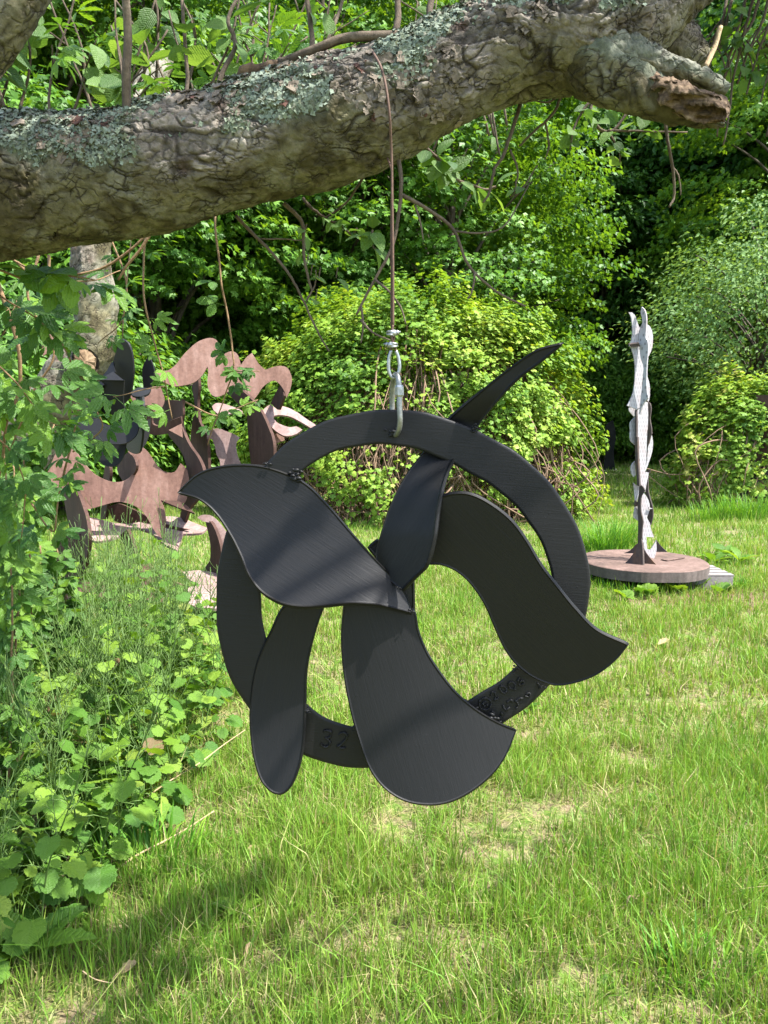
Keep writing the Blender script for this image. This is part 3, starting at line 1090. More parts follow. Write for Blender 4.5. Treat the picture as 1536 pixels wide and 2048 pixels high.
def blade(name, pts, dfun, thick, mat, parent, spacing=6.0, grid=9.0, corner=62):
    ol = outline(pts, spacing, corner)
    n = len(ol)
    area = np.sum(ol[:, 0] * np.roll(ol[:, 1], -1) - np.roll(ol[:, 0], -1) * ol[:, 1])
    tg = unit(np.roll(ol, -1, 0) - np.roll(ol, 1, 0))
    inn = np.stack([-tg[:, 1], tg[:, 0]], 1) * (1 if area > 0 else -1)
    ins = ol + inn * 4.0
    x0, y0 = ol.min(0)
    x1, y1 = ol.max(0)
    gx_, gy_ = np.meshgrid(np.arange(x0, x1, grid), np.arange(y0, y1, grid))
    q = np.stack([gx_.ravel(), gy_.ravel()], 1) + rng.uniform(-1, 1, (gx_.size, 2))
    q = q[inside(ol, q)]
    dmin = np.min(np.linalg.norm(q[:, None] - ol[None], axis=2), axis=1)
    q = q[dmin > 8.0]
    okin = inside(ol, ins)
    dm = np.min(np.linalg.norm(ins[:, None] - ol[None], axis=2), axis=1)
    ins = ins[okin & (dm > 3.4)]
    allp = np.concatenate([ol, ins, q])
    vv = [Vector((float(a), float(b))) for a, b in allp]
    r = delaunay_2d_cdt(vv, [(i, (i + 1) % n) for i in range(n)], [list(range(n))], 1, 1e-4)
    V2 = np.array([(v.x, v.y) for v in r[0]])
    F = np.array([f for f in r[2] if len(f) == 3])
    om = {}
    for k, src in enumerate(r[3]):
        for s_ in src:
            if s_ < n:
                om[s_] = k
    fr = np.array([P(x, y, D0 + dfun(x, y)) for x, y in V2])
    a, b, c = fr[F[:, 0]], fr[F[:, 1]], fr[F[:, 2]]
    cn = np.cross(b - a, c - a)
    view = np.array((0, 0, CAM_Z)) - a
    flip = (cn * view).sum(1) < 0
    F[flip] = F[flip][:, ::-1]
    cn[flip] *= -1
    vn = np.zeros_like(fr)
    for k in range(3):
        np.add.at(vn, F[:, k], cn)
    vn = unit(vn)
    bk = fr - vn * thick
    bi = np.array([om[k] for k in range(n)])
    bf, bb, bn = fr[bi], bk[bi], vn[bi]
    tg3 = unit(np.roll(bf, -1, 0) - np.roll(bf, 1, 0))
    out = np.cross(tg3, bn)
    cen = bf.mean(0)
    # outward sign from the 2-D winding
    sgn = np.sign(np.sum(out * (bf - np.array([P(*(ol[k] + inn[k] * 4), D0 + dfun(*(ol[k] + inn[k] * 4))) for k in range(n)])), axis=1, keepdims=True))
    out = out * sgn
    mid1 = bf * 0.75 + bb * 0.25 + out * thick * 0.32
    mid2 = bf * 0.25 + bb * 0.75 + out * thick * 0.32
    m = len(fr)
    V = np.concatenate([fr, bk, mid1, mid2])
    i = np.arange(n)
    j = (i + 1) % n
    rings = [bi, 2 * m + i, 2 * m + n + i, m + bi]
    side = []
    for r0, r1 in zip(rings[:-1], rings[1:]):
        side += [np.stack([r0, r0[j], r1[j]], 1), np.stack([r0, r1[j], r1], 1)]
    side = np.concatenate(side)
    if area > 0:
        side = side[:, ::-1]
    mb = MB()
    mb.add(V, np.concatenate([F, F[:, ::-1] + m, side]))
    o = part(name, mb, mat, parent, True)
    return o

MPP = D0 / FPX   # metres per photo pixel at the sculpture

# ring: a flat plate annulus
ang = np.linspace(0, 2 * math.pi, 96, endpoint=False)
RO = (367.0, 355.0)
RI = (291.0, 283.0)
mb = MB()
prof = []
def ring_pt(a, ro, d):
    r_ = RIN(a) + (ROUT(a) - RIN(a)) * ro
    wob = 1.0 * math.sin(9 * a + 1) + 0.7 * math.sin(23 * a)
    return P(800 + (r_ + wob) * math.cos(a), 1178 - (r_ + wob) * math.sin(a), D0 + d)
def harm(c):
    return lambda a: c[0] + sum(c[2 * k - 1] * math.cos(k * a) + c[2 * k] * math.sin(k * a) for k in (1, 2, 3))
ROUT = harm([362.7, -5.95, 0.82, 8.69, 8.61, 11.84, -1.51])
RIN = harm([288.0, -3.96, 5.42, 5.59, 0.54, 15.19, -0.07])
steps = [(0.0, 0), (0.06, 0), (0.25, 0), (0.5, 0), (0.75, 0), (0.94, 0), (1.0, 0.0), (1.03, 0.003), (1.03, 0.009), (1.0, 0.012), (0.5, 0.012), (0.0, 0.012), (-0.03, 0.009), (-0.03, 0.003)]
NA = 160
VV = []
for a in np.linspace(0, 2 * math.pi, NA, endpoint=False):
    for f, dd in steps:
        VV.append(ring_pt(a, f, dd))
VV = np.array(VV)
ns = len(steps)
T = []
for i in range(NA):
    for j in range(ns):
        a0, a1 = i * ns + j, i * ns + (j + 1) % ns
        b0, b1 = ((i + 1) % NA) * ns + j, ((i + 1) % NA) * ns + (j + 1) % ns
        T += [(a0, b0, b1), (a0, b1, a1)]
mb.add(VV, np.array(T))
ring = part('ring', mb, M['paint_r'], S, True)

def lin(a, b, x):
    return min(1.0, max(0.0, (x - a) / (b - a)))

A_pts = [(355, 985), (398, 948), (450, 933), (510, 932), (560, 944), (610, 968), (652, 1008), (692, 1054), (732, 1100), (772, 1142), (808, 1183), (824, 1226), (800, 1219), (752, 1209), (700, 1206), (650, 1211), (602, 1213), (560, 1205), (522, 1182), (497, 1150), (481, 1110), (460, 1068), (430, 1024), (398, 998)]
def dA(x, y):
    t = (1215 - y) / 280.0
    s = (x - 600) / 250.0
    return -0.068 + 0.066 * (1 - max(0, 1 - t) ** 1.8) + 0.012 * s * s + (0.02 * lin(450, 350, x) ** 2) + 0.03 * lin(700, 824, x) ** 2
B_pts = [(574, 1210), (648, 1208), (634, 1245), (620, 1295), (611, 1345), (609, 1420), (606, 1480), (597, 1532), (580, 1572), (562, 1587), (541, 1581), (521, 1556), (506, 1500), (501, 1420), (513, 1332), (543, 1262)]
def dB(x, y):
    t = (y - 1210) / 375.0
    return 0.0 - 0.012 - 0.034 * t + 0.02 * math.sin(t * 3.1) - 0.10 * MPP * (x - 560)
C_pts = [(690, 1200), (760, 1202), (824, 1218), (836, 1262), (852, 1302), (877, 1342), (912, 1386), (952, 1420), (992, 1444), (1032, 1461), (1012, 1509), (986, 1546), (946, 1580), (900, 1603), (855, 1609), (808, 1600), (768, 1574), (739, 1534), (716, 1470), (700, 1410), (688, 1340), (684, 1270)]
def dC(x, y):
    t = (y - 1200) / 400.0
    s = (x - 760) / 100.0
    return -0.006 - 0.016 - 0.052 * t ** 1.6 + 0.007 * (s - t) ** 2
D_pts = [(856, 1128), (858, 1080), (866, 1025), (882, 997), (908, 988), (942, 990), (982, 1010), (1022, 1042), (1052, 1082), (1082, 1132), (1116, 1176), (1152, 1220), (1192, 1260), (1255, 1290), (1230, 1320), (1192, 1349), (1150, 1365), (1110, 1370), (1070, 1356), (1036, 1331), (1012, 1300), (991, 1256), (970, 1208), (941, 1166), (912, 1141), (882, 1129)]
def dD(x, y):
    v = (1370 - y) * MPP
    u = (x - 1000) * MPP
    return -0.014 - 0.225 * v - 0.21 * u
E_pts = [(1123, 688), (1072, 703), (1012, 744), (962, 784), (921, 818), (886, 852), (848, 904), (812, 950), (781, 1010), (761, 1070), (752, 1112), (761, 1142), (788, 1168), (804, 1180), (830, 1152), (851, 1130), (866, 1080), (876, 1010), (891, 950), (914, 905), (951, 856), (987, 810), (1032, 760), (1082, 722)]
_ey = [688, 780, 850, 905, 980, 1060, 1180]
_ed = [-0.085, -0.035, 0.0155, 0.0155, -0.030, -0.040, -0.046]
_ex = [(688, 1123), (745, 1048), (800, 968), (850, 918), (905, 880), (950, 851), (1010, 828), (1070, 813), (1180, 800)]
def dE(x, y):
    base = np.interp(y, _ey, _ed)
    cx = np.interp(y, [e[0] for e in _ex], [e[1] for e in _ex])
    sl = np.interp(y, [800, 905, 980, 1180], [0.35, 0.12, 0.9, 0.95])
    return float(base - sl * (x - cx) * MPP)
blade('blade', A_pts, dA, 0.008, M['paint_a'], S)
blade('blade', B_pts, dB, 0.008, M['paint_b'], S)
blade('blade', C_pts, dC, 0.008, M['paint_c'], S)
blade('blade', D_pts, dD, 0.008, M['paint_d'], S)
blade('blade', E_pts, dE, 0.008, M['paint_e'], S)
# tab joining the blades near the middle, and the small tip left of the horn
blade('tab', [(806, 1172), (826, 1160), (827, 1236), (812, 1226)], lambda x, y: -0.018, 0.010, M['paint_e'], S)
blade('tab', [(738, 1096), (754, 1082), (768, 1090), (766, 1130)], lambda x, y: 0.03, 0.010, M['paint_d'], S)

def bead(px, py, d, size, n=7):
    n = int(n * 1.7)
    mb = MB()
    for k in range(n):
        c = P(px + rng.normal() * size * 0.55, py + rng.normal() * size * 0.4, D0 + d - 0.001 + rng.normal() * 0.002)
        rr = size * MPP * rng.uniform(0.22, 0.42)
        th_ = np.linspace(0, math.pi, 6)
        mb.add(*tube(np.stack([c[0] + rr * np.cos(th_) * 1.0, c[1] + 0.001 * np.sin(th_), c[2] + 0.6 * rr * np.cos(th_) * rng.uniform(-1, 1)], 1), np.maximum(0.7 * rr * np.sin(th_), 1e-4), 8, False))
    part('weld_bead', mb, M['paint_r'], S, True)
for b in ((592, 950, -0.006, 14, 10), (952, 858, -0.004, 9, 7), (800, 1176, -0.055, 6, 4), (612, 1424, -0.012, 7, 5), (712, 1455, -0.016, 10, 7), (944, 1418, -0.014, 14, 12), (985, 1440, -0.018, 12, 9),
          (1030, 1340, -0.010, 8, 5), (822, 1222, -0.035, 6, 5), (786, 868, -0.004, 13, 9), (538, 930, -0.004, 8, 4), (1085, 1372, -0.006, 7, 4)):
    bead(*b)

# raised weld lettering on the ring
def stroke_mesh(polys, d=-0.0016, r=0.0022, mbx=None):
    mbx = mbx or MB()
    for pl in polys:
        pl = np.asarray(pl, float)
        sp_ = spline(pl, 4) if len(pl) > 2 else np.linspace(pl[0], pl[-1], 5)
        pts = np.array([P(x + rng.normal() * 0.5, y + rng.normal() * 0.5, D0 + d) for x, y in sp_])
        k = len(pts)
        rad = r * (1 + 0.25 * rng.normal(size=k)).clip(0.5, 1.5)
        mbx.add(*tube(pts, rad, 6))
    return mbx
def glyph(strokes, cx, cy, w, h, rot):
    c, s = math.cos(rot), math.sin(rot)
    out = []
    for st in strokes:
        out.append([(cx + c * (x - 0.5) * w + s * (y - 0.5) * h, cy - s * (x - 0.5) * w * -1 * -1 + (c * (y - 0.5) * h)) for x, y in st])
    return out
GL = {
    '3': [[(0.05, 0.12), (0.35, 0.0), (0.75, 0.05), (0.9, 0.25), (0.7, 0.42), (0.4, 0.47)], [(0.4, 0.47), (0.75, 0.55), (0.92, 0.78), (0.6, 0.97), (0.25, 0.95), (0.0, 0.82)]],
    '2': [[(0.05, 0.2), (0.3, 0.02), (0.75, 0.05), (0.9, 0.28), (0.6, 0.6), (0.1, 0.95)], [(0.1, 0.95), (0.5, 0.96), (0.95, 0.98)]],
    '0': [[(0.5, 0.0), (0.1, 0.2), (0.0, 0.55), (0.2, 0.92), (0.6, 1.0), (0.95, 0.7), (0.95, 0.3), (0.5, 0.0)]],
    '6': [[(0.75, 0.0), (0.25, 0.25), (0.02, 0.65), (0.25, 0.97), (0.75, 0.95), (0.92, 0.7), (0.6, 0.5), (0.15, 0.62)]],
    'c': [[(0.85, 0.2), (0.5, 0.02), (0.1, 0.3), (0.1, 0.72), (0.5, 0.98), (0.88, 0.82)]],
}
def put(ch, cx, cy, w, h, rot):
    # rot counter-clockwise as seen, image axes (y down)
    c, s = math.cos(rot), math.sin(rot)
    res = []
    for st in GL[ch]:
        res.append([(cx + c * (x - 0.5) * w + s * (y - 0.5) * h, cy - s * (x - 0.5) * w + c * (y - 0.5) * h) for x, y in st])
    return res
st = put('3', 653, 1478, 20, 34, R(-8)) + put('2', 685, 1481, 20, 32, R(-8))
part('raised_lettering', stroke_mesh(st), M['paint_r'], S)
circ = [(970 + 12 * math.cos(a), 1408 + 12 * math.sin(a)) for a in np.linspace(0, 2 * math.pi, 10)]
st = [circ] + put('c', 970, 1408, 10, 10, R(38)) + put('2', 989, 1392, 11, 17, R(38)) + put('0', 1006, 1379, 11, 17, R(38)) + put('0', 1024, 1371, 12, 17, R(38)) + put('6', 1041, 1363, 12, 16, R(38))
# the second row is an illegible hand-welded signature
st += [[(984, 1422), (989, 1428), (984, 1434), (991, 1440)], [(1000, 1436), (1004, 1430), (1002, 1424)], [(1006, 1412), (1012, 1420), (1020, 1414)], [(1014, 1406), (1022, 1400), (1026, 1406)],
       [(1030, 1404), (1038, 1398), (1046, 1396)], [(1031, 1418), (1036, 1412), (1034, 1404)], [(1052, 1388), (1060, 1386), (1058, 1394), (1050, 1392)], [(1074, 1366), (1080, 1372), (1078, 1378)]]
part('raised_lettering', stroke_mesh(st, r=0.0018), M['paint_r'], S)

# ------------------------------------------------------------------ quick link and wire rope
L_ = thing('quick_link', 'galvanised quick link joining ring and wire thimble', 'link', P(790, 860, D0 - 0.012))
def pxpath(pts):
    return np.array([P(x, y, D0 + d) for x, y, d in pts])
mb = MB()
mb.add(*tube(spline(pxpath([(788, 858, 0.016), (784, 850, 0.026), (784, 815, 0.03), (785, 775, 0.022), (789, 752, 0.004), (794, 750, -0.012), (797, 762, -0.020), (798, 778, -0.022)]), 6), 0.0047, 12))
mb.add(*tube(spline(pxpath([(799, 790, -0.022), (799, 815, -0.024), (800, 840, -0.024), (798, 858, -0.018), (793, 868, -0.008), (789, 868, 0.004), (788, 858, 0.016)]), 6), 0.0047, 12))
part('link_body', mb, M['zinc_old'], L_)
mb = MB()
mb.add(*tube(pxpath([(798, 770, -0.022), (798.3, 774, -0.022), (799, 790, -0.022), (799, 794, -0.022)]), [0.006, 0.0074, 0.0074, 0.006], 6))
part('nut', mb, M['zinc'], L_, False)

W = thing('wire_rope', 'rusty wire rope looped over the limb with clips and thimble', 'wire rope', P(783, 700, D0))
mb = MB()
mb.add(*tube(spline(pxpath([(741, 96, 0.10), (748, 108, 0.035), (762, 135, -0.004), (772, 175, -0.020), (779, 230, -0.022), (782, 290, -0.004), (783.5, 330, 0.0), (785, 450, 0), (786, 560, 0), (786, 655, 0)]), 8), 0.0022, 7))
mb.add(*tube(spline(pxpath([(741, 96, 0.10), (738, 120, 0.19), (745, 200, 0.235), (765, 290, 0.18), (781, 332, 0.05), (784, 360, 0.003), (782.6, 450, 0.003), (783, 560, 0.003), (783, 655, 0.003)]), 8), 0.0019, 7))
mb.add(*tube(spline(pxpath([(786, 650, 0), (783, 672, -0.002), (786, 690, 0), (780, 703, 0), (776.5, 730, 0)]), 6), 0.0022, 7))
mb.add(*tube(spline(pxpath([(783, 650, 0.003), (788, 672, 0.003), (786, 690, 0.003), (793, 703, 0), (798, 730, 0)]), 6), 0.0022, 7))
part('wire', mb, M['wire'], W)
mb = MB()
mb.add(*tube(spline(pxpath([(782, 701, 0), (778, 716, 0), (777, 735, 0), (780, 749, 0), (787, 756, 0), (795, 750, 0), (799, 735, 0), (797, 716, 0), (792, 702, 0)]), 6), 0.0030, 8))
part('thimble', mb, M['zinc'], W)
for cy_, sx in ((666, -1), (690, 1)):
    mb = MB()
    for e in (-3, 3):
        mb.add(*tube(spline(pxpath([(784 - 9 * sx, cy_ + e * 0.4 - 1, 0.004), (784 - 2 * sx, cy_ + e, -0.006), (784 + 7 * sx, cy_ + e, -0.006), (784 + 10 * sx, cy_ + e * 0.5, 0.001)]), 5), 0.0019, 7))
    mb.add(*tube(pxpath([(784 - 8 * sx, cy_, -0.002), (784 - 3 * sx, cy_, -0.003), (784 + 7 * sx, cy_ + 1, -0.002)]), [0.005, 0.0062, 0.004], 8))
    mb.add(*tube(pxpath([(784 - 17 * sx, cy_ - 2, 0.0), (784 - 13 * sx, cy_ - 2, 0.0), (784 - 12.8 * sx, cy_ - 2, 0.0), (784 - 8 * sx, cy_, 0.0)]), [0.0018, 0.0018, 0.0042, 0.0042], 6))
    part('wire_clip', mb, M['zinc'], W)

#==TREE==
# ------------------------------------------------------------------ the old apple tree whose limb crosses the view
AT = thing('apple_tree', 'old apple tree whose lichen covered limb crosses the top of the view', 'tree', (-2.25, 1.75, 0))

def bark_tube(path, nseg, nlen, lichen_amt=1.0, plate_amp=1.0, seed=0.0, cap_end=False, focus=False):
    """dense displaced bark: returns V,T,colour,lichen mask,normals"""
    path = np.asarray(path, float)
    # resample by arc length
    d = np.concatenate([[0], np.cumsum(np.linalg.norm(np.diff(path[:, :3], axis=0), axis=1))])
    if focus:
        sd_ = np.linspace(0, d[-1], 4000)
        xs = np.interp(sd_, d, path[:, 0])
        w = np.where((xs > -0.92) & (xs < 0.98), 1.0, 0.12)
        cw = np.concatenate([[0], np.cumsum(w[1:])])
        s = np.interp(np.linspace(0, cw[-1], nlen), cw, sd_)
    else:
        s = np.linspace(0, d[-1], nlen)
    pts = np.stack([np.interp(s, d, path[:, k]) for k in range(3)], 1)
    rad = np.interp(s, d, path[:, 3])
    V, T = tube(pts, rad, nseg, False)
    cen = np.repeat(pts, nseg, axis=0)
    nr = unit(V - cen)
    u = np.repeat(s, nseg)
    up = nr[:, 2]
    # coordinates stretched along the limb
    tanv = unit(np.gradient(pts, axis=0))
    al = np.repeat(tanv, nseg, axis=0)
    Vs = V - al * (0.45 * u[:, None]) * 0
    warp = np.stack([pnoise(V * 18 + 3 + seed), pnoise(V * 18 + 11 + seed), pnoise(V * 18 + 23 + seed)], 1)
    mid_ = path[len(path) // 2, :3]
    q = V + 0.013 * warp - mid_
    qa = (q * al).sum(1, keepdims=True)
    q = q - al * qa * 0.56
    f1, f2, cr = worley(q * 36.0 + seed)
    g1, g2, cr2 = worley(q * 84.0 + seed + 7)
    e1 = f2 - f1
    e2 = g2 - g1
    crack = 1 - sstep(0.02, 0.14, e1)
    crack2 = 1 - sstep(0.02, 0.16, e2)
    rough = sstep(-0.2, 0.4, 0.75 * up + 1.2 * fbm(V * 3.6 + 31 + seed, 2) + 0.05)
    # long fissures running along the limb
    qf = V + 0.02 * warp - mid_
    qf = qf - al * ((qf * al).sum(1, keepdims=True)) * 0.72
    fis = 1 - sstep(0.0, 0.09, np.abs(pnoise(qf * 24 + 50 + seed)))
    brk = 0.25 + 0.75 * sstep(-0.25, 0.2, pnoise(V * 13 + 300 + seed))
    crack = crack * brk
    crack2 = crack2 * (1.1 - 0.7 * brk)
    fis = fis * sstep(-0.1, 0.25, pnoise(V * 9 + 71 + seed))
    lump = 0.010 * fbm(V * 4.0 + 40 + seed, 2) + 0.005 * pnoise(V * 11 + 60 + seed)
    curl = sstep(0.15, 0.45, f1) * (cr > 0.4) * (e1 > 0.06)
    curl2 = sstep(0.15, 0.45, g1) * (cr2 > 0.5) * (e2 > 0.08)
    h = lump
    h = h + plate_amp * rough * (0.0028 * cr - 0.0024 * crack + 0.0022 * curl + 0.0024 * cr2 - 0.0026 * crack2 + 0.0016 * curl2)
    h = h + plate_amp * (1 - rough) * (-0.0055 * fis - 0.0022 * crack * (cr > 0.55) + 0.0012 * cr2)
    h = h - 0.002 * fis * rough + 0.0026 * fbm(V * 48 + seed, 3)
    V2 = V + nr * h[:, None]
    lich = sstep(0.0, 0.22, 0.42 * up - 0.22 * nr[:, 1] + 0.85 * fbm(V * 6.5 + 90 + seed, 3) - 0.02) * lichen_amt * sstep(-0.35, 0.1, up)
    n1 = pnoise(V * 25 + 5 + seed)
    c_plate = np.array((0.160, 0.136, 0.110)) * (0.55 + 0.95 * cr)[:, None]
    c_pale = np.array((0.250, 0.220, 0.180)) * (0.7 + 0.5 * cr2)[:, None]
    c_olive = np.array((0.064, 0.054, 0.026)) * (0.7 + 0.6 * cr2)[:, None]
    c_tan = np.array((0.118, 0.105, 0.058)) * (0.8 + 0.4 * cr2)[:, None]
    m = sstep(0.0, 0.5, n1)[:, None]
    c_flaky = c_plate * (1 - 0.6 * m) + c_pale * 0.6 * m
    pt = sstep(-0.05, 0.3, fbm(V * 11 + 130 + seed, 4))[:, None]
    c_smooth = c_olive * (1 - pt) + c_tan * pt
    gr = sstep(0.15, 0.45, fbm(V * 17 + 170 + seed, 3))[:, None]
    c_smooth = c_smooth * (1 - 0.6 * gr) + np.array((0.165, 0.155, 0.115)) * 0.6 * gr
    col = c_flaky * rough[:, None] + c_smooth * (1 - rough[:, None])
    red = sstep(0.3, 0.55, pnoise(V * 16 + 200 + seed))[:, None] * rough[:, None]
    col = col * (1 - 0.55 * red) + np.array((0.085, 0.036, 0.026)) * 0.55 * red
    ck = np.clip(np.maximum(np.maximum(crack, 0.8 * crack2) * rough, np.maximum(fis, 0.7 * crack * (cr > 0.55)) * (1 - rough)), 0, 1)[:, None]
    col = col * (1 - 0.75 * ck) + np.array((0.022, 0.016, 0.011)) * 0.75 * ck
    col = col * (1 - 0.6 * lich[:, None]) + np.array((0.145, 0.170, 0.125)) * 0.6 * lich[:, None]
    if cap_end:
        n = len(V2)
        V2 = np.concatenate([V2, pts[-1:]])
        js = np.arange(nseg)
        base = (nlen - 1) * nseg
        T = np.concatenate([T, np.stack([np.full(nseg, n), base + js, base + (js + 1) % nseg], 1)])
        col = np.concatenate([col, [[0.2, 0.12, 0.06]]])
        lich = np.concatenate([lich, [0]])
        nr = np.concatenate([nr, tanv[-1:]])
    return V2, T, col, lich, nr, rough

def limb_path(pp, n=10, rs=1.0):
    """rows (px,py,distance,radius in px) -> smooth world path with radius in metres"""
    rows = []
    for px, py, Y, r in pp:
        p = P(px, py, Y)
        dep = np.dot(p - np.array((0, 0, CAM_Z)), np.array((0, math.cos(PITCH), -math.sin(PITCH))))
        rows.append((*p, r * dep / FPX))
    rows = [(*r_[:3], r_[3] * rs) for r_ in rows]
    return spline(rows, n)

LY = 1.40
main = limb_path([(-330, 415, 1.46, 158), (-150, 402, 1.44, 150), (0, 380, LY, 140), (120, 362, LY, 124), (240, 352, LY, 116), (360, 326, LY, 114), (480, 297, LY, 116), (620, 258, LY, 118), (780, 206, LY, 108), (900, 152, LY, 104), (1000, 108, LY, 102), (1100, 78, LY, 104), (1190, 62, LY, 110), (1260, 40, LY, 100), (1330, -20, 1.42, 84), (1420, -75, 1.46, 72), (1560, -130, 1.5, 64), (1760, -200, 1.6, 50)], 10, 0.95)
rootp = np.array([(-2.2, 1.75, 1.25, 0.19), (-1.75, 1.68, 1.62, 0.175), (-1.4, 1.56, 1.82, 0.165)])
main = np.concatenate([spline(np.concatenate([rootp, main[:1]]), 8)[:-1], main])
Vb, Tb, Cb, Lb, Nb, Rb = bark_tube(main, 300, 1000, 1.0, 1.0, 0.0, False, True)
mb = MB()
mb.add(Vb, Tb)
limb = part('limb', mb, M['limb_bark'], AT, True, {'col': Cb})

# trunk, mostly outside the picture
tp = spline(np.array([(-2.25, 1.75, -0.1, 0.34), (-2.22, 1.75, 0.5, 0.27), (-2.2, 1.75, 1.25, 0.24), (-2.3, 1.8, 2.1, 0.20), (-2.1, 1.9, 3.0, 0.15), (-1.7, 1.5, 3.6, 0.1)]), 10)
Vt, Tt, Ct, Lt, Nt, Rt = bark_tube(tp, 60, 150, 0.7, 1.0, 4.0)
mb = MB()
mb.add(Vt, Tt)
part('trunk', mb, M['limb_bark'], AT, True, {'col': Ct})

# dark limb in the top left corner
cp = limb_path([(-260, 330, 1.15, 60), (-120, 190, 1.15, 58), (-30, 70, 1.15, 52), (40, -20, 1.15, 46), (110, -110, 1.15, 42), (260, -280, 1.1, 34)])
Vc, Tc, Cc, *_ = bark_tube(cp, 70, 190, 0.3, 1.0, 9.0)
mb = MB()
mb.add(Vc, Tc)
part('branch', mb, M['limb_bark'], AT, True, {'col': Cc})

# broken stub on the right: two bark slabs round a rotten core
for pp, sd in (([(1150, 92, LY, 66), (1220, 118, LY - .03, 60), (1280, 126, LY - .05, 42), (1340, 140, LY - .055, 25), (1400, 158, LY - .06, 17), (1454, 180, LY - .06, 9)], 2.0),
               ([(1140, 100, LY, 74), (1210, 138, LY - .03, 66), (1270, 170, LY - .05, 50), (1330, 202, LY - .055, 32), (1390, 231, LY - .055, 22), (1448, 254, LY - .06, 9)], 5.0)):
    V_, T_, C_, L_x, N_, R_ = bark_tube(limb_path(pp), 90, 190, 0.8, 0.9, sd, True)
    mb = MB()
    mb.add(V_, T_)
    part('bark_slab', mb, M['limb_bark'], AT, True, {'col': C_})
cpth = limb_path([(1270, 160, LY - .05, 20), (1330, 184, LY - .078, 25), (1385, 205, LY - .086, 26), (1425, 217, LY - .082, 24), (1450, 226, LY - .075, 14)])
V_, T_ = tube(cpth[:, :3], cpth[:, 3], 40, True)
nn = fbm(V_ * np.array((14, 95, 95)), 3)
V_ = V_ + rnd(len(V_), 0.0008) + np.stack([0.5 * nn, nn, nn], 1) * 0.012
mb = MB()
mb.add(V_, T_)
part('rotten_wood', mb, M['rotten'], AT, True)
# lichen-grown knob behind the fork
kp = limb_path([(1290, 60, LY + .08, 60), (1345, 95, LY + .08, 56), (1392, 110, LY + .08, 40), (1412, 96, LY + .08, 20)])
V_, T_, C_, L_k, N_k, R_ = bark_tube(kp, 80, 110, 1.3, 1.0, 12.0, True)
mb = MB()
mb.add(V_, T_)
part('knob', mb, M['limb_bark'], AT, True, {'col': C_})

# lichen: small ruffled rosettes growing on the bark
def lichen_cluster(Vs, Ls, Ns, n, name):
    w = np.clip(Ls - 0.25, 0, 1) + 0.05 * sstep(-0.2, 0.6, Ns[:, 2]) * (pnoise(Vs * 12 + 500) > 0.0)
    vis = (Vs[:, 0] > -1.0) & (Vs[:, 0] < 1.2) & (Ns[:, 1] < 0.5)
    w = w * vis
    idx = rng.choice(len(Vs), n, p=w / w.sum())
    b = []
    k = 9
    ml = MB()
    th_ = np.linspace(0, 2 * math.pi, k, endpoint=False)
    rr = 0.5 * (1 + 0.35 * np.where(np.arange(k) % 2, 1, -1) * rng.uniform(0.4, 1, k))
    tv = np.concatenate([[[0, 0, 0.02]], np.stack([np.cos(th_) * rr, np.sin(th_) * rr, 0.08 + 0.13 * rng.normal(size=k)], 1)])
    tt = np.array([(0, i + 1, (i + 1) % k + 1) for i in range(k)])
    pos = Vs[idx] + Ns[idx] * 0.0006 + rnd(n, 0.0015)
    V, T = scatter((tv, tt), pos, Ns[idx] + rnd(n, 0.4), rnd(n), rng.uniform(0.003, 0.009, n))
    tint = np.clip(0.5 + 0.35 * pnoise(Vs[idx] * 22) + 0.15 * rng.normal(size=n), 0, 1)
    ml.add(V, T, np.repeat(tint, k + 1))
    part(name, ml, M['lichen'], AT, True, kind='stuff')
lichen_cluster(Vb, Lb, Nb, 34000, 'lichen')
lichen_cluster(V_, L_k, N_k, 900, 'lichen')

# loose curling bark scales
def bark_scales(Vs, Rs, Ns, n):
    vis = ((Vs[:, 0] > -1.0) & (Vs[:, 0] < 1.0) & (Ns[:, 1] < 0.35) & (Rs > 0.3) & (rng.uniform(0, 1, len(Rs)) < 0.5)).astype(float) * np.clip(pnoise(Vs * 9 + 400) + 0.15, 0, 1)
    idx = rng.choice(len(Vs), n, p=vis / vis.sum())
    tv = []
    for y in np.linspace(-0.5, 0.5, 4):
        for x in (-0.5, -0.17, 0.17, 0.5):
            tv.append((x * (1 - 0.5 * abs(y)) + rng.normal() * 0.10, y * (1 - 0.3 * abs(x)) + rng.normal() * 0.10, 0.35 * x * x + 0.14 * (y + 0.5)))
    tv = np.array(tv)
    tt = []
    for a in range(3):
        for b in range(3):
            i = a * 4 + b
            tt += [(i, i + 1, i + 5), (i, i + 5, i + 4)]
    tt = np.array(tt)
    low = tv - np.array((0, 0, 0.09))
    tv2 = np.concatenate([tv, low * np.array((0.92, 0.92, 1))])
    edge = [0, 1, 2, 3, 7, 11, 15, 14, 13, 12, 8, 4]
    sd = []
    for a, b in zip(edge, edge[1:] + edge[:1]):
        sd += [(a, a + 16, b + 16), (a, b + 16, b)]
    tt2 = np.concatenate([tt, np.array(sd)])
    ms = MB()
    al = np.array((1.0, 0, 0.28))
    V, T = scatter((tv2, tt2), Vs[idx] + Ns[idx] * 0.0012, Ns[idx] + rnd(n, 0.14), np.tile(np.array((0, 0, -1.0)), (n, 1)) + rnd(n, 1.0), 0.006 + 0.016 * rng.uniform(0, 1, n) ** 2)
    base = np.array((0.165, 0.135, 0.102)) * rng.uniform(0.65, 1.35, n)[:, None]
    base = np.where(rng.uniform(0, 1, (n, 1)) < 0.05, np.array((0.085, 0.042, 0.03)), base)
    ms.add(V, T)
    part('bark_scales', ms, M['limb_bark'], AT, False, {'col': np.repeat(base, len(tv2), axis=0)}, kind='stuff')
bark_scales(Vb, Rb, Nb, 1300)
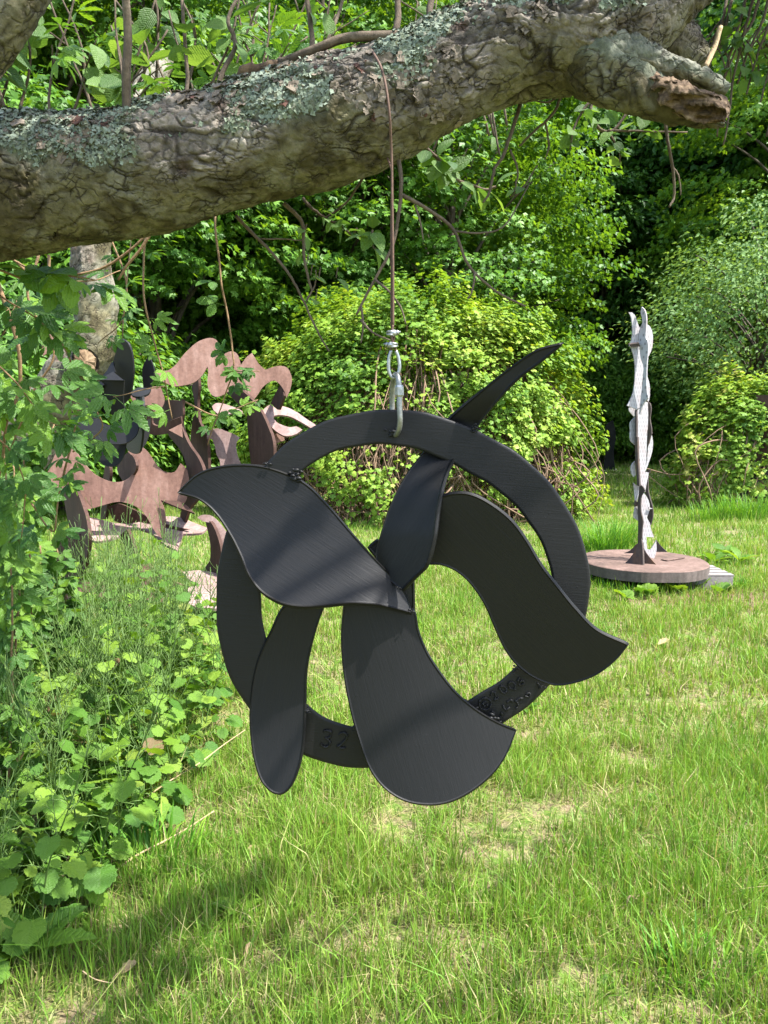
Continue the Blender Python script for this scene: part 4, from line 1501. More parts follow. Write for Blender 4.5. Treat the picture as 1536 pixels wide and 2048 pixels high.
# torn orange stub on top of the limb
tv = limb_path([(474, 172, LY - 0.04, 8), (480, 150, LY - 0.05, 10), (505, 140, LY - 0.05, 10), (540, 132, LY - 0.03, 9), (562, 124, LY, 7)], 4)
mb = MB()
mb.add(*tube(tv[:, :3], tv[:, 3] * (1 + 0.2 * rng.normal(size=len(tv))), 9))
part('torn_stub', mb, M['cut_wood'], AT)
tv = limb_path([(545, 150, LY - 0.05, 12), (580, 145, LY - 0.06, 14), (615, 141, LY - 0.05, 8)], 5)
mb = MB()
mb.add(*tube(tv[:, :3], tv[:, 3] * (1 + 0.15 * rng.normal(size=len(tv))), 9))
part('torn_stub', mb, M['cut_wood'], AT)

# twigs with leaves (rows px,py,distance; radius px from..to)
def twig(pp, r0, r1, parent=AT, leaves=0, lm=None, lsize=0.045, mat=None, lmat=None, from_t=0.3, name='twig', lname='leaf', jit=0.004, side=(), droop=0.5):
    path = limb_path([(x, y, Y, 1) for x, y, Y in pp], 7)[:, :3]
    k = len(path)
    path = path + jit * 2.2 * np.stack([pnoise(path * 9 + 3.3), pnoise(path * 9 + 7.7), pnoise(path * 9 + 13.1)], 1) + rnd(k, jit * 0.12)
    dep = pp[0][2]
    rad = np.linspace(r0, r1, k) * dep / FPX
    mb = MB()
    mb.add(*tube(path, rad, 7))
    for sp_ in side:
        q = limb_path([(x, y, Y, 1) for x, y, Y in sp_], 6)[:, :3]
        q = q + rnd(len(q), jit * 0.1)
        mb.add(*tube(q, np.linspace(r1 * 1.2, r1 * 0.6, len(q)) * dep / FPX, 6))
    o = part(name, mb, mat or M['twig_bark'], parent)
    allp = [path] + [limb_path([(x, y, Y, 1) for x, y, Y in sp_], 6)[:, :3] for sp_ in side]
    for j in range(leaves):
        pth = allp[j % len(allp)]
        t = rng.uniform(from_t if pth is path else 0.2, 1.0)
        i = min(int(t * (len(pth) - 1)), len(pth) - 2)
        tg = unit(pth[i + 1] - pth[i])
        dr = tg * 0.4 + rng.normal(size=3) * 0.7 + np.array((0, 0, -droop))
        nr = np.array((0.1, -0.35, 0.75)) + rng.normal(size=3) * 0.45
        me = (lm or LM_APPLE)[rng.integers(len(lm or LM_APPLE))]
        leaf_obj(lname, me, lmat or M['apple_leaf'], o, pth[i], nr, dr, lsize * rng.uniform(0.65, 1.25))
    return o

# water shoots standing on the limb
twig([(254, 250, 1.33), (252, 150, 1.32), (256, 60, 1.32), (250, -60, 1.3)], 9, 7, leaves=0, jit=0.001)
twig([(800, 70, 1.36), (700, 74, 1.36), (640, 95, 1.36), (560, 128, 1.38)], 9, 8, jit=0.001)
twig([(800, 70, 1.36), (850, 66, 1.36), (900, 50, 1.36)], 9, 7, jit=0.001)
twig([(615, 150, 1.40), (625, 90, 1.42), (608, 0, 1.42), (600, -60, 1.42)], 6, 4, leaves=2)
twig([(790, 90, 1.42), (800, 20, 1.44), (785, -60, 1.44)], 7, 5)
twig([(862, 60, 1.42), (862, 0, 1.44), (870, -60, 1.44)], 7, 6)
twig([(640, 130, 1.5), (660, 60, 1.52), (690, -40, 1.55)], 4, 3, leaves=3)
twig([(430, 190, 1.5), (468, 90, 1.52), (460, 30, 1.52), (500, -40, 1.55)], 5, 3, leaves=5, lsize=0.06)
twig([(372, 210, 1.6), (375, 120, 1.62), (360, 20, 1.62), (365, -40, 1.65)], 4, 3, leaves=6, lsize=0.06)
twig([(1410, 135, 1.45), (1428, 95, 1.46), (1440, 52, 1.46)], 5, 5, mat=M['dry_stem'], jit=0.001)
# dead twigs hanging below the wire
twig([(798, 312, 1.40), (803, 360, 1.38), (800, 420, 1.38), (785, 490, 1.38), (745, 570, 1.38), (715, 630, 1.38)], 4.5, 2.2, jit=0.002,
     side=([(750, 560, 1.38), (775, 580, 1.36), (800, 612, 1.36), (812, 648, 1.36)], [(722, 612, 1.38), (726, 650, 1.38), (722, 686, 1.38)], [(722, 640, 1.38), (745, 665, 1.36), (780, 680, 1.36)]))
twig([(806, 390, 1.39), (850, 415, 1.40), (905, 462, 1.42), (935, 530, 1.42), (990, 580, 1.43), (1050, 612, 1.44)], 4, 2, jit=0.002,
     side=([(905, 462, 1.42), (960, 466, 1.42), (1010, 450, 1.42), (1060, 365, 1.44)], [(830, 410, 1.4), (842, 450, 1.4), (846, 480, 1.4)], [(950, 545, 1.42), (945, 580, 1.42), (935, 600, 1.42)]))
twig([(840, 280, 1.62), (880, 318, 1.68), (900, 350, 1.7), (960, 378, 1.72), (990, 372, 1.72)], 4, 2.5, leaves=20, lsize=0.055, from_t=0.05)
twig([(1045, 200, 1.46), (1020, 300, 1.45), (990, 340, 1.45), (975, 380, 1.45), (962, 400, 1.45)], 4, 2, side=([(1020, 300, 1.45), (1035, 340, 1.45), (1028, 385, 1.45), (1020, 395, 1.45)], [(1030, 392, 1.45), (1050, 370, 1.45), (1075, 330, 1.45)]), leaves=3, lsize=0.03)
twig([(1120, 180, 1.5), (1105, 220, 1.5), (1070, 260, 1.5), (1045, 292, 1.5)], 3, 2, side=([(1090, 240, 1.5), (1098, 290, 1.5), (1090, 320, 1.5)], [(1118, 190, 1.5), (1095, 205, 1.5), (1065, 200, 1.5)]), leaves=2, lsize=0.03)
twig([(1190, 185, 1.75), (1180, 240, 1.75), (1215, 262, 1.75), (1255, 222, 1.75)], 4, 2.5, leaves=26, lsize=0.042, from_t=0.1, side=([(1215, 262, 1.75), (1238, 300, 1.75), (1240, 325, 1.75)], [(1180, 200, 1.75), (1150, 250, 1.75), (1140, 300, 1.75)], [(1215, 262, 1.75), (1265, 262, 1.75), (1375, 265, 1.75)]))
twig([(1330, 235, 1.48), (1336, 300, 1.48), (1352, 380, 1.5), (1340, 410, 1.5)], 3.5, 2, side=([(1342, 330, 1.5), (1356, 350, 1.5), (1362, 390, 1.5)],), leaves=0)
# fine hanging spurs at the right top
for k in range(9):
    x0 = 1400 + 18 * k + random.uniform(-8, 8)
    y1 = random.uniform(120, 300)
    twig([(x0 + 60, -60 - 6 * k, 1.62), (x0 + 40, 40, 1.6), (x0 + 12, y1 * 0.6, 1.6), (x0 - 10, y1, 1.6)], 3.2, 1.6, leaves=6, lsize=0.034,
         side=([(x0 + 40, 40, 1.6), (x0 + 10, 80, 1.6), (x0 - 10, 110, 1.6)], [(x0 + 25, 80, 1.6), (x0 + 45, 120, 1.6), (x0 + 50, 160, 1.6)]))
# twigs under the middle of the limb
twig([(568, 412, 1.48), (605, 450, 1.5), (608, 520, 1.5), (625, 580, 1.5)], 4.5, 2.2, leaves=2, lsize=0.035)
twig([(474, 430, 1.5), (520, 478, 1.5), (560, 530, 1.5), (600, 585, 1.5), (640, 660, 1.5), (660, 700, 1.5)], 3.5, 1.6, side=([(520, 478, 1.5), (570, 478, 1.5), (610, 482, 1.5)], [(612, 602, 1.5), (630, 570, 1.5), (632, 540, 1.5)]))
twig([(604, 396, 1.6), (640, 430, 1.6), (680, 452, 1.6), (700, 470, 1.6), (712, 458, 1.6)], 3, 1.8, leaves=14, lsize=0.03)
twig([(740, 345, 1.55), (700, 400, 1.6), (650, 440, 1.6)], 3, 1.6, leaves=5, lsize=0.03)
twig([(744, 458, 1.4), (738, 480, 1.4), (752, 500, 1.4)], 2, 1.5, leaves=6, lsize=0.045, from_t=0)
for (x, y) in ((610, 470), (614, 528), (622, 550), (638, 556), (672, 556), (632, 600)):
    o = twig([(x + 3, y - 22, 1.5), (x, y - 4, 1.5), (x, y, 1.5)], 1.2, 1.0, leaves=1, lsize=0.03, lmat=M['yellow_leaf'], from_t=0.9, jit=0.0005)
# leafy twigs above the limb, behind it
for k in range(26):
    x0 = random.uniform(-60, 560)
    y0 = random.uniform(60, 230)
    Yk = random.uniform(1.7, 2.3)
    twig([(x0 + random.uniform(-60, 60), y0 + 130, Yk), (x0, y0, Yk), (x0 + random.uniform(-90, 90), y0 - random.uniform(60, 190), Yk)], 3, 1.6, leaves=9, lsize=0.07, from_t=0.1,
         side=([(x0, y0, Yk), (x0 + random.uniform(-70, 70), y0 - 50, Yk - .05)],), lm=LM_APPLE if k % 3 else LM_CREEP, lmat=M['apple_leaf'] if k % 3 else M['creeper_leaf'])
for k in range(16):
    x0 = random.uniform(480, 1000)
    Yk = random.uniform(2.2, 3.2)
    y0 = random.uniform(20, 150)
    twig([(x0 + random.uniform(-60, 60), y0 + 160, Yk), (x0, y0, Yk), (x0 + random.uniform(-120, 120), y0 - random.uniform(60, 180), Yk)], 2.2, 1.2, leaves=8, lsize=0.05, from_t=0.0,
         side=([(x0, y0, Yk), (x0 + random.uniform(-90, 90), y0 - 40, Yk)], [(x0, y0 + 50, Yk), (x0 + random.uniform(-90, 90), y0, Yk)]))

# crown overhead, above the picture: it throws the dappled shade
def overhead(cl, per, size):
    cl = np.array(cl)
    n = len(cl) * per
    idx = np.repeat(np.arange(len(cl)), per)
    pos = cl[idx] + rnd(n) * np.array((0.17, 0.17, 0.09))
    V, T = scatter(LEAF_SIMPLE, pos, rnd(n, 0.5) + np.array((0, 0, 0.8)), rnd(n), rng.uniform(0.7, 1.3, n) * size)
    mb = MB()
    mb.add(V, T, np.repeat(rng.uniform(0, 1, n), 5))
    part('foliage', mb, M['crown_leaf'], AT, False, kind='stuff')
    mt = MB()
    for k in range(0, len(cl)):
        a = cl[k]
        b = np.array((-1.6, 1.4, 3.3)) if k % 3 == 0 else cl[rng.integers(len(cl))]
        mt.add(*tube(spline([a, (a + b) / 2 + rng.normal(size=3) * 0.12, b], 6), 0.007, 5, False))
    part('unseen_crown_branches', mt, M['twig_bark'], AT, kind='stuff')
cl = []
for k in range(64):
    # positions chosen on the sun side of the limb and of the weed patch
    z = rng.uniform(2.75, 3.5)
    g_ = rng.uniform(0, 1)
    if g_ < 0.5:
        t0 = np.array((rng.uniform(-1.2, 0.8), rng.uniform(1.2, 1.5), 2.05))
    elif g_ < 0.66:
        t0 = np.array((rng.uniform(-2.2, -0.6), rng.uniform(2.0, 3.4), 0.6))
    elif g_ > 0.93:
        t0 = np.array((rng.uniform(-0.9, 1.2), rng.uniform(1.6, 2.5), 0.0))
    else:
        continue
    kx = (z - t0[2]) / SUN.z
    q = np.array((t0[0] + SUN.x * kx, t0[1] + SUN.y * kx, z))
    bad = False
    for zz in (0.9, 1.05, 1.2, 1.35, 1.5):
        tt_ = (q[2] - zz) / SUN.z
        if abs(q[0] - SUN.x * tt_ - 0.03) < 0.62 and abs(q[1] - SUN.y * tt_ - 1.25) < 0.32:
            bad = True
    if bad:
        continue
    if q[2] > 1.5 + 0.60 * max(q[1], 0) or q[1] < 0.3:
        cl.append(q)
overhead(cl, 26, 0.07)

mb = MB()  # unseen branches added across the sun beam to band the sculpture with shade
for (px, py, t_, dr, L, r) in ((560, 1060, 2.6, (0.7, 0.25, 0.42), 1.0, 0.012), (690, 1150, 2.8, (0.7, 0.25, 0.42), 1.1, 0.012), (700, 880, 1.7, (0.5, 0.5, 0.3), 0.8, 0.010),
                                (800, 1450, 2.0, (0.75, 0.3, -0.1), 0.9, 0.012), (960, 900, 1.8, (0.4, 0.5, 0.5), 0.8, 0.009), (560, 1400, 2.2, (0.7, 0.2, 0.3), 0.9, 0.010)):
    c_ = P(px, py, D0 - 0.04) + np.array(SUN) * t_
    d_ = unit(dr)
    p_ = spline([c_ - d_ * L * 0.5, c_ - d_ * L * 0.2 + rng.normal(size=3) * 0.015, c_ + d_ * L * 0.2 + rng.normal(size=3) * 0.015, c_ + d_ * L * 0.5, c_ + d_ * L + np.array((0.2, 0, 0.25))], 6)
    mb.add(*tube(p_, np.linspace(r * 0.7, r * 1.2, len(p_)), 7, True))
part('unseen_crown_branches', mb, M['twig_bark'], AT, kind='stuff')  # darker copy, mostly for plates turned from the sun: shade in the colour

# ------------------------------------------------------------------ second trunk, leaning, behind the creepers
T2 = thing('leaning_apple_tree', 'pale barked leaning apple trunk with a sawn branch behind the creepers', 'tree', tuple(ground_at(-150, 1485)))  # gussets, clamps and the column plates set darker than the white ones
tp = limb_path([(-170, 1520, 3.3, 80), (-60, 1220, 3.3, 70), (10, 965, 3.3, 60), (78, 850, 3.3, 53), (132, 770, 3.3, 49), (180, 695, 3.3, 43), (196, 615, 3.3, 39), (184, 545, 3.3, 36), (190, 450, 3.3, 35), (215, 350, 3.4, 32), (255, 250, 3.5, 28), (330, 120, 3.8, 20)])
V_, T_, C_, L2, N2, R2 = bark_tube(tp, 90, 420, 0.5, 1.0, 21.0)
C_ = C_ * 1.15 + np.array((0.02, 0.018, 0.012))
mb = MB()
mb.add(V_, T_)
part('trunk', mb, M['limb_bark'], T2, True, {'col': C_})
sp2 = limb_path([(140, 745, 3.28, 26), (156, 732, 3.2, 26), (170, 722, 3.15, 25)], 6)
V_, T_, C_, *_ = bark_tube(sp2, 40, 30, 0.2, 0.6, 25.0)
mb = MB()
mb.add(V_, T_)
part('sawn_branch', mb, M['limb_bark'], T2, True, {'col': C_ * 1.2})
e = sp2[-1]
tg = unit(sp2[-1, :3] - sp2[-3, :3])
mb = MB()
cv, ct = tube(np.array([e[:3] - tg * 0.004, e[:3] + tg * 0.002, e[:3] + tg * 0.006]), [e[3] * 0.97, e[3] * 0.95, e[3] * 0.7], 40)
cv = cv + (0.008 * pnoise(cv * 40 + 2))[:, None] * np.array((1, 0.4, 1)) + tg * (0.012 * pnoise(cv * 60 + 9))[:, None]
mb.add(cv, ct)
part('cut_face', mb, M['cut_wood'], T2, False)
l2 = limb_path([(212, 360, 3.4, 26), (260, 330, 3.8, 22), (290, 318, 4.3, 18), (300, 300, 4.8, 14)])
V_, T_, C_, *_ = bark_tube(l2, 30, 60, 0.5, 0.6, 27.0)
mb = MB()
mb.add(V_, T_)
part('limb', mb, M['limb_bark'], T2, True, {'col': C_})

#==VINES==
# ------------------------------------------------------------------ creepers hanging at the left
def vine(label, pp, leaves, lsize, r=2.2, lm=LM_CREEP, lmat=None, group='creepers hanging at the left', name='creeper_vine', from_t=0.15, spread=1.0):
    base = P(*pp[0])
    t = thing(name, label, 'sapling' if name == 'leafy_sapling' else 'vine', base, group)
    path = limb_path([(x, y, Y, 1) for x, y, Y in pp], 8)[:, :3]
    path = path + 0.010 * np.stack([pnoise(path * 8 + 3.3), pnoise(path * 8 + 7.7), pnoise(path * 8 + 13.1)], 1)
    dep = pp[0][2]
    mb = MB()
    mb.add(*tube(path, np.linspace(r, r * 0.5, len(path)) * dep / FPX, 6))
    part('stem', mb, M['vine_bark'], t)
    for j in range(leaves):
        u = from_t + (1 - from_t) * (j + rng.uniform(0, 1)) / leaves
        i = min(int(u * (len(path) - 1)), len(path) - 2)
        out = np.array((rng.choice((-1, 1)) * rng.uniform(0.4, 1.0), -rng.uniform(0.1, 0.8), rng.uniform(-0.5, 0.35))) * spread
        nr = np.array((0.15, -0.55, 0.75)) + rng.normal(size=3) * 0.35
        leaf_obj('leaf', lm[rng.integers(len(lm))], lmat or M['creeper_leaf'], t, path[i], nr, out, lsize * 0.8 * rng.uniform(0.6, 1.2))
    return t
LBL = 'thin creeper vine with five part leaves hanging at the left below the limb'
vines = [
    ([(-20, 520, 1.9), (20, 640, 1.9), (40, 760, 1.9), (15, 860, 1.9), (-10, 980, 1.95)], 16, 0.12, 5),
    ([(75, 500, 2.0), (60, 600, 2.0), (110, 700, 2.0), (60, 800, 2.0), (20, 900, 2.05)], 16, 0.12, 3),
    ([(95, 505, 2.2), (110, 640, 2.2), (150, 760, 2.2), (150, 860, 2.2), (110, 1000, 2.2)], 16, 0.12, 3),
    ([(300, 430, 2.0), (285, 560, 2.0), (310, 680, 2.0), (330, 760, 2.0), (345, 840, 2.0)], 8, 0.09, 2.2),
    ([(435, 420, 1.8), (438, 560, 1.8), (460, 690, 1.8), (470, 745, 1.8), (445, 800, 1.85), (420, 890, 1.9)], 9, 0.085, 2.2),
    ([(460, 740, 1.8), (485, 745, 1.8), (520, 740, 1.8)], 6, 0.06, 1.6),
    ([(370, 800, 2.0), (430, 830, 2.0), (470, 820, 2.0), (515, 800, 2.0)], 8, 0.07, 1.8),
    ([(150, 900, 2.1), (200, 860, 2.05), (190, 820, 2.0)], 8, 0.11, 2.0),
    ([(60, 1010, 2.2), (110, 1060, 2.2), (115, 980, 2.2), (140, 900, 2.2)], 9, 0.12, 2.2),
    ([(-30, 700, 1.7), (30, 760, 1.7), (80, 830, 1.75), (130, 850, 1.8)], 12, 0.11, 2.0),
    ([(-40, 850, 1.8), (20, 900, 1.85), (50, 980, 1.9), (40, 1080, 1.95)], 14, 0.11, 2.0),
    ([(30, 520, 1.75), (100, 560, 1.75), (180, 560, 1.75), (240, 545, 1.8)], 9, 0.12, 2.0),
    ([(-30, 560, 1.6), (20, 600, 1.6), (70, 640, 1.6), (120, 690, 1.65)], 12, 0.11, 2.0),
    ([(215, 470, 2.3), (250, 560, 2.3), (240, 640, 2.3), (200, 690, 2.3)], 8, 0.10, 2.0),
]
VL = ['thick brown creeper at the very left edge under the limb', 'creeper crossing the left edge below the large three part leaves', 'creeper trailing down over the leaning trunk at the left', 'long creeper hanging from the limb above the small black sculpture',
      'long bare creeper hanging in front of the rusty wave plate', 'short side shoot of creeper across the middle of the rusty wave plate', 'creeper shoot reaching out towards the black ring over the rusty plates',
      'leafy creeper shoot below the sawn branch of the leaning trunk', 'creeper climbing past the left end of the rusty body plate', 'creeper running from the left edge towards the sawn branch', 'leafy creeper low at the left edge above the weed patch',
      'creeper lying just under the left end of the limb', 'creeper nearest the left edge at the height of the small black sculpture', 'creeper hanging over the top of the leaning trunk under the limb']
for k, (pp, nl, ls, r) in enumerate(vines):
    vine(VL[k], pp, nl, ls, r, lm=LM_CREEP if k % 4 else LM_TRI + LM_CREEP)
vine('creeper shoot with large three part leaves nearest the limb at the left', [(0, 540, 1.5), (60, 560, 1.5), (120, 552, 1.5), (190, 560, 1.5)], 7, 0.13, 2.5, lm=LM_TRI, group=None)
IV = 'dense climbing vine of three part leaves on the leaning trunk at the left edge'
for k, pp in enumerate(([(-60, 1200, 3.0), (0, 1040, 3.05), (30, 960, 3.1), (60, 880, 3.12)], [(-30, 1150, 3.0), (40, 1030, 3.0), (80, 930, 3.05), (110, 850, 3.1)], [(-90, 1000, 2.9), (-30, 900, 2.95), (20, 820, 3.0), (70, 760, 3.05)], [(-60, 1300, 2.8), (-20, 1180, 2.85), (30, 1080, 2.9), (70, 1000, 2.95)], [(-80, 860, 2.8), (-40, 760, 2.8), (0, 680, 2.85), (40, 600, 2.9)])):
    vine(IV, pp, 46, 0.135, 3, lm=LM_TRI, group='vines on the leaning trunk', name='climbing_vine', from_t=0.0, spread=1.5)
SL = 'leafy sapling in the dense green wall at the left edge behind the weeds'
for k, (x0, x1, Y) in enumerate(((-60, -10, 2.6), (-10, 40, 2.8), (40, 60, 3.0), (90, 95, 3.2), (-40, 60, 3.3), (130, 130, 3.4), (10, 20, 2.5))):
    gy_ = 1024 + FPX * math.tan(math.atan2(CAM_Z, Y) - PITCH)
    vine(SL, [(x0, gy_, Y), ((x0 + x1) / 2 + 10, gy_ * 0.6 + 960 * 0.4, Y), (x1, gy_ * 0.25 + (960 if k not in (3, 5) else 1110) * 0.75, Y), (x1 - 15, 930 - 15 * k if k not in (3, 5) else 1090, Y)], 64, 0.13, 3.0, lm=LM_TRI if k % 2 else LM_CREEP, group='saplings in the left green wall', name='leafy_sapling', from_t=0.25, spread=1.8)
# one lit spray in front of the small black sculpture
vine('bright five part leaf spray in front of the small black sculpture', [(330, 770, 1.7), (290, 778, 1.68), (255, 786, 1.66), (226, 790, 1.65)], 3, 0.115, 1.4, lm=LM_CREEP[:1], group=None, from_t=0.7)
# arching brown canes
for lab, pp in (('brown cane arching under the limb at the left', [(35, 525, 1.8), (60, 545, 1.8), (120, 552, 1.8), (200, 538, 1.8), (260, 500, 1.8), (300, 462, 1.8)]),
                ('pale bare cane hanging from the limb above the small black sculpture', [(303, 464, 1.75), (280, 500, 1.75), (255, 530, 1.75), (236, 560, 1.75)])):
    t = thing('bare_cane', lab, 'cane', P(*pp[0]))
    pth = limb_path([(x, y, Y, 1) for x, y, Y in pp], 7)[:, :3]
    mb = MB()
    mb.add(*tube(pth, np.linspace(3.2, 2.2, len(pth)) * 1.8 / FPX, 7))
    part('stem', mb, M['vine_bark'], t)

# ------------------------------------------------------------------ garlic mustard patch
def mustard(h, n_leaf, seed, pods=True):
    r = np.random.default_rng(seed)
    t = thing('garlic_mustard', MUST[seed - 1], 'plant', (0, 0, 0), 'garlic mustard in the left weed patch')
    lean = r.normal(size=2) * 0.10
    pts = spline(np.array([(0, 0, -0.01), (lean[0] * 0.2, lean[1] * 0.2, h * 0.33), (lean[0] * 0.6, lean[1] * 0.6, h * 0.66), (lean[0], lean[1], h)]), 6)
    k = len(pts)
    mb = MB()
    mb.add(*tube(pts, np.linspace(0.0032, 0.0012, k), 6), 0.4)
    mp = MB()
    hl = 0.74 if pods else 1.0
    for j in range(n_leaf):
        f = (j + 0.6) / n_leaf * hl
        i = min(int(f * (k - 1)), k - 2)
        a = j * 2.4 + r.normal() * 0.3
        pl = 0.09 * (1 - f) + 0.025
        out = np.array((math.cos(a), math.sin(a), 0.0))
        p1 = pts[i] + out * pl + np.array((0, 0, 0.35 * pl))
        mb.add(*tube(np.array([pts[i], (pts[i] + p1) / 2 + np.array((0, 0, 0.01)), p1]), 0.0013, 5), 0.6)
        sz = (0.088 * (1 - 0.55 * f)) * r.uniform(0.8, 1.2)
        nr = np.array((0, 0, 0.9)) + out * 0.45 + r.normal(size=3) * 0.22
        leaf_obj('leaf', LM_HEART[r.integers(4)], M['mustard_leaf'], t, p1, nr, out + np.array((0, 0, -0.45)), sz)
    part('stem', mb, M['green_stem'], t)
    if pods:
        nb = 3
        for b in range(nb):
            if b == 0:
                bp = pts[int(k * 0.62):]
            else:
                i = int(k * r.uniform(0.45, 0.65))
                a = r.uniform(0, 6.28)
                bp = spline([pts[i], pts[i] + np.array((math.cos(a) * 0.05, math.sin(a) * 0.05, 0.10)), pts[i] + np.array((math.cos(a) * 0.09, math.sin(a) * 0.09, h * 0.34))], 5)
                mp.add(*tube(bp, 0.0013, 5), 0.3)
            m = 10
            for j in range(m):
                i = int((j + 0.5) / m * (len(bp) - 1))
                a = j * 2.3 + b
                o = np.array((math.cos(a), math.sin(a), 0.75))
                L = r.uniform(0.03, 0.055)
                q = bp[i]
                mp.add(*tube(np.array([q, q + o * L * 0.3, q + o * L * 0.7 + np.array((0, 0, L * 0.2)), q + o * L * 0.9 + np.array((0, 0, L * 0.45))]), 0.0011, 4), 0.5)
        part('seed_pods', mp, M['green_stem'], t, kind='stuff')
    return t
MUST = ['tallest garlic mustard with thin seed pods, at the back of the weed patch', 'tall garlic mustard with thin seed pods in the middle of the weed patch', 'shoulder high garlic mustard with pods near the edge of the weed patch', 'leafy garlic mustard without pods at the front of the weed patch', 'low garlic mustard with a few round toothed leaves beside the lawn']
protos = [mustard(1.0, 11, 1), mustard(0.85, 10, 2), mustard(0.72, 10, 3), mustard(0.46, 9, 4, False), mustard(0.26, 7, 5, False)]
def xmax(y):
    return np.interp(y, [1.7, 2.0, 2.2, 2.6, 3.0, 3.5, 4.2, 5.2], [-1.16, -1.02, -0.92, -0.86, -0.80, -0.84, -1.0, -1.35])
used = [False] * 5
cnt = 0
while cnt < 235:
    y = rng.uniform(1.75, 4.9) if rng.uniform() < 0.75 else rng.uniform(1.75, 2.9)
    xm = float(xmax(y))
    x = xm - abs(rng.normal()) * 0.5
    if x < -0.56 * y - 0.35:
        continue
    dedge = xm - x
    if dedge < 0.14:
        k = int(rng.choice([2, 3, 4, 4]))
    elif y < 2.25:
        k = int(rng.choice([3, 3, 4]))
    elif y < 2.7:
        k = int(rng.choice([2, 3, 3]))
    else:
        k = int(rng.choice([0, 1, 1, 2, 2]))
    s = rng.uniform(0.8, 1.12)
    z = float(gz(np.array(x), np.array(y)))
    if not used[k]:
        used[k] = True
        protos[k].location = (x, y, z)
        protos[k].rotation_euler = (0, 0, rng.uniform(0, 6.28))
    else:
        copy_tree(protos[k], (x, y, z), rng.uniform(0, 6.28), s)
    cnt += 1
for k in range(5):
    if not used[k]:
        protos[k].location = (-1.6 - 0.1 * k, 3.0, 0)

# ------------------------------------------------------------------ low broad-leaved weeds, fallen leaves and sticks in the grass
def rosette(label, px, py, n, size, lm, lmat, up=0.5, group=None, name='broadleaf_weed'):
    p = ground_at(px, py)
    t = thing(name, label, 'weed', p, group)
    ms = MB()
    ms.add(*tube(np.array([p, p + np.array((0, 0, 0.012)), p + np.array((0, 0, 0.02))]), 0.003, 5))
    part('stem', ms, M['green_stem'], t)
    for j in range(n):
        a = j * 2.4 + rng.normal() * 0.3
        o = np.array((math.cos(a), math.sin(a), up * rng.uniform(0.6, 1.5)))
        nr = np.array((-math.cos(a) * up, -math.sin(a) * up, 1.0)) + rng.normal(size=3) * 0.15
        leaf_obj('leaf', lm[rng.integers(len(lm))], lmat, t, p + np.array((0, 0, 0.012)), nr, o, size * rng.uniform(0.7, 1.15))
    return t
rosette('dandelion rosette with jagged upright leaves at the lower left edge', 45, 1930, 8, 0.19, LM_BROAD[:1], M['mustard_leaf'], 1.3)
rosette('small weed with one pale upright leaf in the shaded grass', 478, 1840, 6, 0.10, LM_BROAD, M['mustard_leaf'], 1.2)
rosette('low clover like weed near the bottom of the weed patch', 410, 1915, 6, 0.05, LM_HEART, M['mustard_leaf'], 0.5)
rosette('leafy weed in the lawn below the black disc shaped blade', 690, 1800, 5, 0.055, LM_HEART, M['mustard_leaf'], 0.8)
rosette('dark leafy weed in the lawn just right of the signed ring edge', 1052, 1425, 6, 0.09, LM_BROAD, M['mustard_leaf'], 1.0)
for (x, y) in ((1290, 1185), (1350, 1178), (1250, 1192), (1440, 1180), (1395, 1170)):
    rosette('bright weed at the front of the turntable', x, y + 8, 7, 0.12, LM_BROAD + LM_HEART, M['mustard_leaf'], 0.9, 'weeds in front of the turntable')
for (x, y) in ((1425, 1130), (1450, 1115), (1480, 1128)):
    rosette('leafy weed in the grass behind the grey pallet', x, y, 9, 0.22, LM_BROAD, M['mustard_leaf'], 1.1, 'weeds behind the pallet')
for (x, y) in ((1190, 1530), (1420, 1530), (1500, 1580), (1465, 1560), (1310, 1610), (930, 1790), (1210, 1985), (770, 2010), (1330, 1850), (560, 1620), (620, 2000), (1060, 1600)):
    rosette('small heart leaved weed scattered in the open lawn', x, y, 4, 0.034, LM_HEART, M['mustard_leaf'], 0.7, 'small weeds in the lawn')

def fallen(label, px, py, size, lmat, a, z=0.03, name='fallen_leaf'):
    p = ground_at(px, py, z)
    t = thing(name, label, 'leaf', p)
    leaf_obj('blade', LM_DRY[0], lmat, t, p, np.array((0.1, -0.3, 1)), np.array((math.cos(a), math.sin(a), 0.1)), size)
fallen('pale brown dead leaf on the grass near the lower left corner', 232, 1950, 0.055, M['fallen'], 0.5)
fallen('orange dead leaf on the grass below the weed patch', 488, 1915, 0.04, M['orange_leaf'], 1.2)
fallen('small rust red dead leaf in the shaded grass', 490, 1700, 0.04, M['orange_leaf'], 0.1)
fallen('white scrap of leaf on the sunny lawn right of the pointed blade', 1314, 1290, 0.09, M['pot'], 0.4)

def stick(label, a, b, z0, z1, r, mat, bend=0.02, name='dry_stalk'):
    p0, p1 = ground_at(*a, z0), ground_at(*b, z1)
    t = thing(name, label, 'stick', p0)
    mid = (p0 + p1) / 2 + rng.normal(size=3) * bend
    mb = MB()
    mb.add(*tube(spline([p0, (p0 + mid) / 2 + rng.normal(size=3) * bend * 0.4, mid, (p1 + mid) / 2 + rng.normal(size=3) * bend * 0.4, p1], 5), np.linspace(r, r * 0.6, 21), 7))
    part('stem', mb, mat, t)
stick('long dry straw coloured stalk lying from the weed patch over the grass', (160, 1795), (428, 1622), 0.04, 0.10, 0.0042, M['dry_stem'])
stick('second dry stalk rising from the weed patch towards the narrow blade', (285, 1600), (490, 1460), 0.05, 0.16, 0.003, M['dry_stem'])
stick('pale stalk leaning at the left below the heart leaves', (60, 1860), (150, 1690), 0.02, 0.12, 0.004, M['dry_stem'])
stick('short broken twig on the lawn below the lower blade', (650, 1920), (715, 1890), 0.03, 0.03, 0.004, M['dead_stem'])
